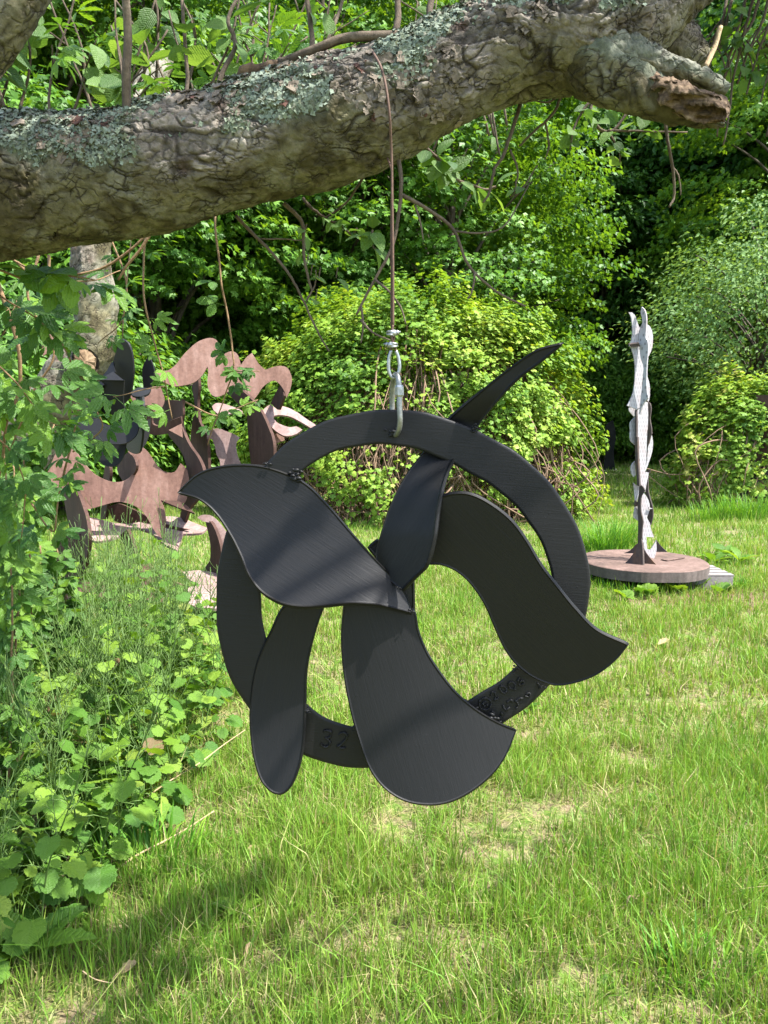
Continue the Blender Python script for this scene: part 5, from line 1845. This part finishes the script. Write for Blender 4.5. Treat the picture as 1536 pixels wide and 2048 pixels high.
stick('thin curved straw on the open lawn', (1050, 1848), (1130, 1868), 0.05, 0.05, 0.0018, M['dry_stem'])
stick('short pale twig at the bottom right of the lawn', (1240, 1820), (1285, 1798), 0.03, 0.03, 0.0035, M['dry_stem'])
stick('thin straw on the grass at the lower left', (165, 1942), (235, 1946), 0.05, 0.05, 0.0016, M['dry_stem'])

#==RUST==
# ------------------------------------------------------------------ rusty plate sculpture at the left
RS = thing('rusty_sculpture', 'large rust brown sculpture of interlocking wavy plates in the grass', 'sculpture', tuple(ground_at(330, 1235)))
zb = lambda p: zoom(p, 300, 660, 4.267)
za = lambda p: zoom(p, 60, 660, 5.12)
z1 = lambda p: zoom(p, 0, 600, 2.327)
FR = (0.15, -0.98, 0.12)
SH = (-0.86, -0.5, 0.0)
TOP = (0.05, -0.30, 0.95)
cloud = [(40, 370), (80, 420), (150, 460), (220, 480), (300, 470), (370, 450), (430, 405), (470, 350), (490, 310), (497, 360), (490, 430), (495, 490), (520, 545), (560, 570), (610, 560), (660, 530), (710, 490), (760, 450), (765, 480), (800, 510), (850, 550), (890, 590), (920, 550), (960, 490), (1010, 450), (1060, 430), (1110, 465), (1150, 530), (1165, 580), (1195, 510), (1212, 430), (1200, 370), (1170, 320), (1110, 305), (1050, 315), (985, 340), (930, 290), (905, 250), (870, 195), (820, 235), (775, 300), (765, 250), (745, 205), (705, 180), (650, 195), (590, 240), (585, 150), (575, 95), (540, 70), (480, 72), (400, 105), (330, 165), (270, 230), (215, 300), (150, 345), (90, 350)]
plate('wave_plate', zb(cloud), 6.25, FR, 0.02, M['rust'], RS)
plate('column', zb([(660, 540), (720, 485), (780, 515), (850, 575), (920, 655), (970, 740), (1010, 830), (1040, 910), (1055, 1000), (1050, 1150), (1030, 1400), (1000, 1900), (930, 1900), (890, 1500), (862, 1150), (850, 1050), (840, 950), (832, 830), (820, 720), (760, 640)]), 6.4, SH, 0.025, M['rust_shaded'], RS)
plate('table_plate', zb([(530, 650), (560, 625), (610, 625), (680, 645), (760, 675), (820, 715), (750, 712), (680, 715), (625, 755), (580, 715), (540, 680)]), 6.5, (0.1, -0.75, 0.65), 0.02, M['rust_pale'], RS)
plate('table_plate', zb([(955, 690), (1000, 650), (1030, 635), (1090, 682), (1100, 645), (1170, 660), (1260, 705), (1330, 755), (1400, 800), (1480, 860), (1440, 880), (1340, 815), (1280, 780), (1200, 740), (1120, 725), (1062, 730), (1050, 745), (1080, 785), (1140, 815), (1200, 830), (1250, 822), (1300, 850), (1240, 890), (1160, 905), (1100, 880), (1040, 830), (1000, 780), (970, 730)]), 6.45, (0.1, -0.75, 0.65), 0.02, M['rust_pale'], RS)
plate('bracket', zb([(1028, 630), (1070, 540), (1110, 470), (1142, 560), (1115, 640), (1098, 682)]), 6.4, SH, 0.02, M['rust_shaded'], RS)
plate('leaf_plate', zb([(480, 870), (520, 850), (590, 838), (640, 860), (700, 880), (765, 915), (735, 975), (745, 1060), (775, 1145), (790, 1300), (610, 1300), (600, 1170), (595, 1110), (570, 1070), (555, 1000), (530, 930), (490, 930)]), 6.6, FR, 0.02, M['rust_pale'], RS)
plate('bracket', zb([(1060, 880), (1140, 895), (1150, 940), (1060, 975), (1045, 930)]), 6.45, FR, 0.02, M['rust'], RS)
plate('column', zb([(360, 470), (410, 410), (415, 480), (405, 620), (420, 780), (470, 870), (490, 1000), (500, 1200), (440, 1210), (410, 1100), (350, 1000), (355, 820), (380, 640)]), 6.8, SH, 0.025, M['rust_shaded'], RS)
plate('column', zb([(150, 870), (205, 700), (272, 590), (265, 720), (268, 800), (292, 890), (340, 990), (410, 1090), (455, 1200), (452, 1300), (420, 1420), (340, 1520), (290, 1650), (235, 1790), (222, 1780), (262, 1560), (300, 1400), (315, 1280), (310, 1180), (290, 1090), (240, 1000)]), 6.3, SH, 0.025, M['rust_shaded'], RS)
plate('ribbon', za([(1040, 815), (1100, 785), (1165, 768), (1230, 780), (1262, 830), (1248, 900), (1255, 960), (1300, 982), (1380, 960), (1460, 920), (1545, 890), (1550, 985), (1480, 1035), (1400, 1062), (1300, 1076), (1220, 1060), (1170, 1000), (1185, 930), (1200, 880), (1180, 840), (1100, 850), (1050, 860)]), 6.1, (-0.3, -0.9, -0.3), 0.02, M['rust_shaded'], RS)
plate('body_plate', z1([(300, 640), (350, 700), (400, 770), (440, 810), (500, 840), (560, 846), (602, 825), (630, 785), (625, 740), (595, 705), (650, 680), (690, 710), (730, 770), (770, 800), (812, 800), (840, 760), (870, 790), (880, 870), (862, 940), (830, 962), (790, 945), (750, 930), (766, 980), (771, 1040), (760, 1112), (735, 1096), (710, 1060), (680, 1005), (640, 966), (590, 945), (540, 940), (480, 955), (420, 972), (395, 975), (370, 930), (345, 870), (320, 870), (300, 886), (240, 887), (215, 950), (168, 965), (190, 880), (222, 800), (256, 720)]), 6.0, FR, 0.02, M['rust'], RS)
plate('fin', z1([(336, 770), (352, 870), (378, 940), (402, 1020), (412, 1100), (406, 1190), (382, 1305), (350, 1300), (380, 1190), (368, 1100), (330, 1090), (310, 1000), (296, 900), (310, 830)]), 5.9, SH, 0.025, M['rust_shaded'], RS)
plate('back_plate', z1([(600, 705), (560, 740), (545, 790), (575, 850), (610, 825), (633, 785), (626, 740)]), 6.25, SH, 0.02, M['rust_shaded'], RS)
plate('back_plate', z1([(600, 440), (700, 405), (745, 400), (765, 470), (730, 540), (690, 530), (640, 500)]), 6.6, FR, 0.02, M['rust'], RS)
plate('back_plate', z1([(700, 540), (760, 470), (850, 470), (845, 560), (790, 590), (740, 590), (715, 580)]), 6.7, SH, 0.02, M['rust_shaded'], RS)
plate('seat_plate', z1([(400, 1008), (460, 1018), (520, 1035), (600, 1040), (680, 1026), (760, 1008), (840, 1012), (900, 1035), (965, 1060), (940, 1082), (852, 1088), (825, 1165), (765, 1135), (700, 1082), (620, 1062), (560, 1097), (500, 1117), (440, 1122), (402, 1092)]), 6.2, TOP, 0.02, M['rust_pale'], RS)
plate('back_plate', z1([(505, 962), (550, 948), (620, 975), (700, 1015), (790, 1050), (880, 1070), (780, 1078), (690, 1062), (610, 1050), (530, 1025)]), 6.3, (-0.3, -0.95, 0), 0.02, M['rust_shaded'], RS)
plate('base_plate', z1([(212, 1150), (250, 1110), (310, 1088), (370, 1090), (402, 1115), (392, 1150), (370, 1172), (375, 1300), (370, 1420), (300, 1430), (285, 1290), (250, 1210)]), 5.8, (-0.5, -0.85, 0), 0.02, M['rust_shaded'], RS)
plate('base_plate', z1([(285, 1290), (380, 1315), (540, 1290), (600, 1232), (682, 1210), (705, 1240), (762, 1290), (900, 1340), (870, 1480), (700, 1490), (600, 1500), (450, 1490), (340, 1440)]), 5.7, (-0.05, -0.99, 0.1), 0.02, M['rust'], RS)
plate('leg', z1([(950, 1010), (985, 1040), (1012, 1100), (1027, 1160), (1030, 1255), (1025, 1330), (985, 1330), (960, 1300), (958, 1275), (945, 1252), (976, 1210), (976, 1120)]), 5.9, SH, 0.025, M['rust_shaded'], RS)
plate('leg', z1([(918, 1012), (940, 1000), (985, 1005), (1040, 1060), (1075, 1130), (1080, 1220), (1060, 1300), (1030, 1260), (1026, 1160), (1010, 1100), (980, 1040), (945, 1030)]), 5.95, FR, 0.02, M['rust_pale'], RS)
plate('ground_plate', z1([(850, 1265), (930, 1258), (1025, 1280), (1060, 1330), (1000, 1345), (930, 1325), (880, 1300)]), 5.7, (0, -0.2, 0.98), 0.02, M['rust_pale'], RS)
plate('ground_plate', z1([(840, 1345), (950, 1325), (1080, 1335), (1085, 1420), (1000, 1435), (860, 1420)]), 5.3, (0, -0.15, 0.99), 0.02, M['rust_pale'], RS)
plate('fin', z1([(552, 1098), (590, 1068), (612, 1120), (628, 1200), (602, 1222), (562, 1232), (580, 1150)]), 5.75, SH, 0.025, M['rust_shaded'], RS)
plate('bracket', z1([(750, 932), (830, 936), (880, 965), (905, 992), (830, 965)]), 5.95, (0, -0.5, 0.86), 0.015, M['rust_shaded'], RS)
plate('bracket', z1([(785, 605), (845, 575), (850, 640)]), 6.0, FR, 0.015, M['rust'], RS)
plate('back_plate', z1([(190, 170), (240, 150), (250, 220), (200, 260)]), 6.9, FR, 0.02, M['rust'], RS)
plate('column', z1([(490, 760), (470, 900), (468, 1020), (490, 1020), (505, 900), (510, 780)]), 6.9, SH, 0.025, M['rust_shaded'], RS)

# ------------------------------------------------------------------ small black sculpture hanging at the left
NS = thing('hanging_black_sculpture', 'small black plate sculpture hanging behind the leaning trunk at left', 'sculpture', P(215, 820, 4.6))
bl = [
    ('blade', [(940, 90), (1000, 130), (1040, 230), (1058, 400), (1050, 520), (1010, 700), (900, 800), (830, 600), (850, 300)], 4.65, (-0.5, -0.8, -0.2)),
    ('plate', [(850, 320), (872, 430), (700, 500), (760, 560), (640, 640), (580, 590), (680, 470)], 4.6, (-0.3, -0.8, 0.4)),
    ('shelf', [(700, 510), (850, 425), (962, 515)], 4.5, (0, -0.6, 0.8)),
    ('plate', [(740, 512), (960, 515), (965, 800), (1080, 900), (980, 990), (900, 975), (830, 975), (830, 800), (760, 860), (690, 760), (740, 640)], 4.6, (-0.2, -0.95, -0.2)),
    ('disc', [(1030, 640), (1100, 590), (1240, 600), (1215, 650), (1120, 682), (1050, 670)], 4.5, (0.1, -0.5, 0.85)),
    ('column', [(1080, 680), (1150, 680), (1162, 860), (1125, 1240), (1080, 1270), (1000, 1230), (985, 1150), (1105, 1050)], 4.55, (-0.9, -0.45, 0)),
    ('bowl', [(470, 950), (620, 925), (700, 895), (745, 950), (850, 980), (970, 970), (1070, 930), (1120, 865), (1115, 960), (1090, 1070), (1000, 1150), (880, 1170), (740, 1140), (600, 1080), (510, 1010)], 4.42, (0.05, -0.9, 0.35)),
    ('blade', [(1145, 940), (1235, 910), (1222, 1060), (1182, 1170), (1145, 1212)], 4.5, (0.2, -0.95, 0.2)),
    ('blade', [(590, 1085), (740, 1120), (880, 1140), (990, 1130), (962, 1280), (910, 1370), (830, 1402), (740, 1372), (650, 1262)], 4.5, (0.05, -0.95, 0.1)),
    ('plate', [(540, 700), (560, 620), (640, 610), (700, 780), (660, 960), (560, 900)], 4.62, (-0.6, -0.7, -0.1)),
    ('blade', [(1150, 400), (1190, 300), (1220, 265), (1270, 420), (1230, 600), (1160, 590)], 4.7, (-0.3, -0.9, 0)),
]
for nm, pts, Y, nr in bl:
    plate(nm, za(pts), Y, nr, 0.012, M['paint_old'], NS)
wr = thing('hanging_wire', 'thin wire holding the small black sculpture at the left', 'wire', P(243, 680, 4.65))
mb = MB()
mb.add(*tube(np.array([P(245, 690, 4.65), P(246, 640, 4.65), P(262, 480, 4.65), P(292, 312, 4.6)]), 0.003, 6))
part('wire', mb, M['wire'], wr)

#==WHITE==
# ------------------------------------------------------------------ white column sculpture on a turntable
WY = DISC[1]
WS = thing('white_column_sculpture', 'tall slim white plate sculpture standing on the rusty turntable', 'sculpture', (DISC[0], DISC[1], 0.2))
wa = lambda p: zoom(p, 1240, 600, 7.314)
wb = lambda p: zoom(p, 1240, 860, 7.06)
WF = (0.18, -0.97, 0.05)
WSH = (-0.85, -0.5, 0.0)
def wp(name, pts, dy, nr, mat=None, thick=0.012):
    return plate(name, pts, WY + dy, nr, thick, mat or M['white'], WS, spacing=5)
wp('plate', wa([(130, 180), (175, 180), (215, 215), (245, 290), (275, 380), (295, 410), (278, 470), (275, 560), (285, 640), (300, 700), (310, 800), (325, 890), (345, 960), (340, 1050), (325, 1200), (310, 1400), (290, 1570), (240, 1605), (180, 1572), (105, 1545), (150, 1460), (190, 1360), (210, 1250), (222, 1100), (220, 950), (205, 840), (180, 740), (160, 685), (135, 675), (160, 610), (180, 530), (185, 430), (175, 320), (160, 240)]), -0.02, WF)
wp('clamp', wa([(135, 655), (155, 645), (280, 630), (295, 680), (160, 684)]), -0.06, (0, -0.9, -0.4), M['gusset'], 0.03)
wp('plate', wa([(315, 100), (350, 130), (375, 190), (387, 290), (382, 400), (375, 560), (400, 590), (411, 680), (405, 800), (395, 900), (390, 1000), (386, 1200), (395, 1350), (411, 1430), (370, 1480), (330, 1540), (292, 1680), (280, 1660), (290, 1560), (305, 1400), (330, 1200), (343, 1000), (330, 930), (303, 860), (290, 760), (278, 640), (270, 520), (280, 440), (300, 390), (325, 345), (318, 250), (300, 180)]), -0.07, WSH)
wp('plate', wa([(390, 352), (430, 375), (466, 440), (482, 540), (475, 680), (450, 760), (408, 845), (398, 760), (380, 560), (384, 420)]), 0.06, WF)
wp('plate', wa([(388, 1090), (415, 1160), (437, 1270), (437, 1400), (420, 1485), (390, 1460), (380, 1300)]), 0.05, WF)
wp('plate', wa([(130, 1575), (180, 1572), (225, 1605), (240, 1700), (240, 2100)]) + wb([(215, 210), (205, 207), (145, 140), (146, 0)]) + wa([(150, 1900), (150, 1790), (216, 1716), (135, 1622)]), 0.03, WF)
wp('plate', wa([(222, 1612), (280, 1600), (330, 1540), (380, 1486), (408, 1500), (412, 1700), (405, 1900)]) + wb([(385, 0), (378, 200), (372, 400), (356, 590), (406, 600), (400, 650), (376, 760), (356, 880), (320, 800), (272, 760), (285, 650), (246, 450), (225, 0)]), 0.0, WF)
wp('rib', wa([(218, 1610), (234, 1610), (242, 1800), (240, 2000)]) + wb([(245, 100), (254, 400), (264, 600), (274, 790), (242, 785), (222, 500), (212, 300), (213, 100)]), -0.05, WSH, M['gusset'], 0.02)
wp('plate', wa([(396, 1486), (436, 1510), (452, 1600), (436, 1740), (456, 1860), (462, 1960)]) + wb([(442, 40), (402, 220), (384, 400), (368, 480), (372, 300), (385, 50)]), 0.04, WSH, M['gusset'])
wp('plate', wb([(438, 40), (460, 110), (466, 220), (446, 340), (410, 450), (365, 572), (352, 580), (382, 420), (400, 230), (425, 150)]), 0.03, WF)
wp('plate', wb([(188, 745), (235, 780), (278, 800), (270, 870), (240, 1000), (215, 1015), (205, 870)]), 0.03, WF)
wp('plate', wb([(198, 1240), (212, 1095), (245, 1060), (262, 1280), (240, 1272)]), 0.03, WF)
wp('clamp', wb([(200, 1060), (230, 1010), (250, 1020), (245, 1075), (215, 1085)]), -0.02, (0, -0.9, -0.3), M['gusset'], 0.03)
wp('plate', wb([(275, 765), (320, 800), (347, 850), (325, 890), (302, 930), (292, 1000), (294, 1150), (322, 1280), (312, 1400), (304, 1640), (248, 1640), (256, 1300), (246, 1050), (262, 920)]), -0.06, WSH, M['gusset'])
wp('plate', wb([(330, 878), (362, 920), (402, 990), (421, 1060), (411, 1150), (382, 1240), (421, 1310), (437, 1400), (482, 1516), (370, 1506), (384, 1680), (430, 1692), (490, 1602), (512, 1556), (516, 1700), (482, 1815), (400, 1785), (330, 1665), (302, 1600), (310, 1400), (324, 1290), (302, 1180), (289, 1050), (300, 940)]), -0.02, WF)
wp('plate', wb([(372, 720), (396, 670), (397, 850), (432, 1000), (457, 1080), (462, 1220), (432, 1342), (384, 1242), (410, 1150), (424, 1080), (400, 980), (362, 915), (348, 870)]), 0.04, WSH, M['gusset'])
wp('plate', wb([(158, 600), (165, 490), (212, 440), (222, 640), (192, 662)]), 0.03, WF)
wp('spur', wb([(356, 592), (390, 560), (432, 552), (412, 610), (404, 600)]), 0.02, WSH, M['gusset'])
wp('spur', wb([(410, 1088), (462, 1112), (412, 1118)]), -0.03, WF)
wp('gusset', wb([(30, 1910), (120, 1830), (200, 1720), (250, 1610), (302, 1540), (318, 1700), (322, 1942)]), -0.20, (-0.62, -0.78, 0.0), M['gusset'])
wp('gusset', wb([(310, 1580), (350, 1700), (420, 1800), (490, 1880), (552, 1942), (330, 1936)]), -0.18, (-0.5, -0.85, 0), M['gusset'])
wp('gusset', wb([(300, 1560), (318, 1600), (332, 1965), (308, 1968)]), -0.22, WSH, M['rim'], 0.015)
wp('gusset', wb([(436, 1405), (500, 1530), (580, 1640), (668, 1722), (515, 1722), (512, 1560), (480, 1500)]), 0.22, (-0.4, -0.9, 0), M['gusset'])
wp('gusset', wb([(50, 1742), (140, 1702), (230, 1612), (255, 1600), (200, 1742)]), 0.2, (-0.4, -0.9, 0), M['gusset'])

# turntable
TT = thing('turntable', 'rusty round steel turntable lying low in the grass under the white column', 'turntable', (DISC[0], DISC[1], 0))
RD = 0.575
k = 72
th_ = np.linspace(0, 2 * math.pi, k, endpoint=False)
rr = RD * (1 + 0.006 * np.sin(7 * th_))
cut = np.where(np.sin(th_) < -0.93, 0.95 * RD / np.maximum(-np.sin(th_), 0.9), rr)
rr = np.minimum(rr, cut)
mb = MB()
prof = [(0.0, 0.2), (0.5, 0.2), (0.985, 0.2), (1.0, 0.194)]
V = []
for f, z in prof:
    V.append(np.stack([DISC[0] + rr * f * np.cos(th_), DISC[1] + rr * f * np.sin(th_), np.full(k, z)], 1))
V = np.concatenate(V)
T = []
for a in range(3):
    for i in range(k):
        j = (i + 1) % k
        T += [(a * k + i, (a + 1) * k + i, (a + 1) * k + j), (a * k + i, (a + 1) * k + j, a * k + j)]
mb.add(V, np.array(T))
part('top_plate', mb, M['rust_disc'], TT, False)
mb = MB()
V = np.concatenate([np.stack([DISC[0] + rr * s_ * np.cos(th_), DISC[1] + rr * s_ * np.sin(th_), np.full(k, z)], 1) for s_, z in ((1.002, 0.193), (1.002, 0.105), (0.96, 0.10))])
T = []
for a in range(2):
    for i in range(k):
        j = (i + 1) % k
        T += [(a * k + i, (a + 1) * k + i, (a + 1) * k + j), (a * k + i, (a + 1) * k + j, a * k + j)]
mb.add(V, np.array(T)[:, ::-1])
part('rim', mb, M['rim'], TT, False)

def box(mb, c, s, rz=0.0, tilt=0.0):
    x, y, z = np.array(s) / 2
    v = np.array([(sx * x, sy * y, sz * z) for sx in (-1, 1) for sy in (-1, 1) for sz in (-1, 1)])
    v[:, 2] += v[:, 0] * math.tan(tilt)
    v = rotz(v, rz) + np.array(c)
    q = [(0, 1, 3, 2), (4, 6, 7, 5), (0, 4, 5, 1), (2, 3, 7, 6), (0, 2, 6, 4), (1, 5, 7, 3)]
    T = []
    for a, b, c_, d in q:
        T += [(a, b, c_), (a, c_, d)]
    mb.add(v, np.array(T))
for dx, dy in ((-0.3, -0.2), (0.3, -0.25), (0.0, 0.3)):
    mb = MB()
    box(mb, (DISC[0] + dx, DISC[1] + dy, 0.03), (0.16, 0.14, 0.10), 0.2)
    part('support_block', mb, M['rust_shaded'], TT, False)
mb = MB()
box(mb, (DISC[0] + 0.29, DISC[1] + 0.02, 0.209), (0.26, 0.07, 0.006), 0.55)
pt = part('steel_strip', mb, M['rust_disc'], None, False, loc=(DISC[0] + 0.29, DISC[1] + 0.02, 0.206))
tag(pt, 'loose strip of rusty steel lying on the turntable top', 'steel strip')

# pallet under the turntable's right edge
pc = ground_at(1418, 1160, 0.07)
PL = thing('wooden_pallet', 'grey weathered wooden pallet sticking out at the right of the turntable', 'pallet', (pc[0], pc[1], 0))
for j in range(4):
    mb = MB()
    box(mb, (pc[0] - 0.12, pc[1] - 0.02 + 0.12 * j, 0.125), (0.62, 0.085, 0.016), -0.04)
    part('slat', mb, M['grey_wood'], PL, False)
for j in range(2):
    mb = MB()
    box(mb, (pc[0] - 0.12, pc[1] - 0.05 + 0.40 * j, 0.055), (0.60, 0.035, 0.115), -0.04)
    part('stringer', mb, M['grey_wood'], PL, False)
pc = ground_at(1172, 1136, 0.08)
PL2 = thing('wooden_pallet', 'end of a grey wooden pallet just left of the turntable', 'pallet', (pc[0], pc[1], 0))
for j in range(2):
    mb = MB()
    box(mb, (pc[0] - 0.02, pc[1] + 0.12 * j, 0.11), (0.4, 0.085, 0.016), 0.05)
    part('slat', mb, M['grey_wood'], PL2, False)
mb = MB()
box(mb, (pc[0] - 0.02, pc[1] + 0.06, 0.05), (0.4, 0.035, 0.10), 0.05)
part('stringer', mb, M['grey_wood'], PL2, False)

# small pale pot with a sprout in front of the turntable
p = ground_at(1236, 1172)
PT = thing('plant_pot', 'small pale pot with a bright green sprout before the turntable', 'pot', p)
mb = MB()
mb.add(*tube(np.array([p + np.array((0, 0, z)) for z in (-0.02, 0.0, 0.09, 0.092, 0.11, 0.111)]), [0.028, 0.03, 0.036, 0.04, 0.04, 0.032], 18))
part('pot', mb, M['pot'], PT, False)
for j in range(9):
    a = j * 2.4
    o = np.array((math.cos(a), math.sin(a), 0.9))
    leaf_obj('leaf', LM_BROAD[1], M['mustard_leaf'], PT, p + np.array((0, 0, 0.11)), np.array((-math.cos(a) * 0.8, -math.sin(a) * 0.8, 1.0)), o, 0.13 * rng.uniform(0.7, 1.1))

# tall grass tufts
def tuft(label, px, py, n, h, spread, group=None):
    p = ground_at(px, py)
    mb = MB()
    a = rng.uniform(0, 2 * math.pi, n)
    r0 = rng.uniform(0, 1, n) ** 0.5 * spread
    root = np.stack([p[0] + np.cos(a) * r0, p[1] + np.sin(a) * r0 * 0.6, np.zeros(n)], 1)
    L = h * rng.uniform(0.5, 1.1, n)
    b = a + rng.normal(size=n) * 0.6
    D = np.stack([np.cos(b), np.sin(b), np.zeros(n)], 1)
    S_ = np.stack([-np.sin(b), np.cos(b), np.zeros(n)], 1) * 0.0045
    ln = rng.uniform(0.15, 0.75, n)
    Vs = []
    ts = (0, 0.35, 0.7)
    for t in ts:
        c = root + D * (ln * L * t ** 1.8)[:, None] + np.array((0, 0, 1.0)) * (L * (t - 0.3 * ln * t * t))[:, None]
        Vs += [c - S_ * (1 - 0.6 * t), c + S_ * (1 - 0.6 * t)]
    Vs += [root + D * (ln * L)[:, None] + np.array((0, 0, 1.0)) * (L * (1 - 0.42 * ln))[:, None]]
    V = np.stack(Vs, 1).reshape(-1, 3)
    tt = np.array([(0, 1, 3), (0, 3, 2), (2, 3, 5), (2, 5, 4), (4, 5, 6)])
    T = (tt[None] + (np.arange(n) * 7)[:, None, None]).reshape(-1, 3)
    mb.add(V, T, np.repeat(np.clip(0.32 + 0.2 * rng.normal(size=n), 0, 0.85), 7))
    o = part('grass_tuft', mb, M['grass'], None, False, {'hgt': np.ones(n * 7)}, loc=(p[0], p[1], 0))
    tag(o, label, 'grass tuft', group)
tuft('tall dark green grass tuft left of the turntable', 1208, 1108, 420, 0.46, 0.24)
tuft('second tall tuft close behind the turntable at its left', 1245, 1095, 260, 0.40, 0.16)
tuft('tall grass tuft under the vine shrub at the right edge', 1490, 1040, 500, 0.5, 0.5)
tuft('tall grass tuft just left of the black ring under the vine shrub', 1432, 1042, 300, 0.4, 0.4)
tuft('upright grass clump at the lower right of the lawn', 1400, 1960, 110, 0.13, 0.16)
tuft('upright grass clump behind the narrow left blade', 455, 1235, 300, 0.34, 0.2)
tuft('long grass clump at the foot of the weed patch', 300, 1730, 130, 0.18, 0.2)

for k, (x, y) in enumerate(((1196, 1172), (1215, 1180), (1262, 1186), (1300, 1184), (1335, 1182), (1375, 1178), (1440, 1172), (1480, 1176))):
    tuft('short grass tuft along the front edge of the turntable', x, y, 70, 0.13, 0.10, 'grass tufts along the turntable')
# black ring sculpture under the right hand vines
c = P(1535, 960, 12.1)
BR = thing('black_ring_sculpture', 'dark ring sculpture half buried in vines at the right edge', 'sculpture', (c[0], c[1], 0))
plate('ring', [(1482, 1030), (1478, 1000), (1484, 970), (1500, 950), (1530, 942), (1570, 946), (1600, 975), (1605, 1010), (1585, 1045), (1560, 1050), (1585, 1010), (1580, 980), (1555, 962), (1525, 960), (1504, 972), (1496, 990), (1497, 1020), (1506, 1045), (1490, 1045)], 12.05, (-0.2, -0.97, 0), 0.03, M['paint_old'], BR, corner=50)
plate('blade', [(1494, 978), (1520, 990), (1550, 985), (1590, 968), (1600, 1000), (1560, 1030), (1530, 1012), (1508, 996)], 12.1, (-0.2, -0.97, 0), 0.03, M['paint_old'], BR)
plate('post', [(1512, 790), (1540, 790), (1532, 960), (1508, 960), (1514, 880)], 12.2, (-0.5, -0.85, 0), 0.03, M['rust_shaded'], BR)
plate('hood', [(1474, 805), (1485, 790), (1510, 785), (1560, 790), (1560, 822), (1520, 812), (1490, 815)], 12.5, (-0.2, -0.9, 0.2), 0.03, M['paint_old'], BR)

# wooden post beside the vine mound
p = ground_at(990, 1038)
mb = MB()
box(mb, (p[0], p[1], 0.32), (0.085, 0.085, 0.68))
o = part('wooden_post', mb, M['post_wood'], None, False, loc=(p[0], p[1], 0))
tag(o, 'short bare wooden post at the foot of the vine mound', 'post')

# far small black sculptures hung in the shade
FB = thing('far_sculpture', 'tiny black bird shaped plate hanging in the dark wood edge at right', 'sculpture', P(1396, 905, 22.6))
plate('plate', [(1386, 908), (1390, 904), (1397, 906), (1404, 902), (1408, 912), (1404, 926), (1399, 918), (1394, 918), (1389, 927)], 22.6, (0, -1, 0), 0.04, M['paint_old'], FB)
mb = MB()
for x in (1392, 1405):
    mb.add(*tube(np.array([P(x, 905, 22.62), P(x, 885, 22.62), P(x, 860, 22.62)]), 0.02, 5))
part('wire', mb, M['zinc_old'], FB)
FB = thing('far_sculpture', 'tiny dark sculpture by the vine mound in the woods shade', 'sculpture', tuple(ground_at(1220, 930)))
plate('plate', [(1212, 850), (1226, 840), (1232, 870), (1228, 900), (1230, 940), (1206, 940), (1212, 900)], 22, (-0.3, -0.9, 0), 0.04, M['paint_old'], FB)
plate('base', [(1200, 938), (1236, 938), (1240, 946), (1198, 946)], 22, (0, -0.5, 0.8), 0.04, M['zinc_old'], FB)

bpy.context.view_layer.update()
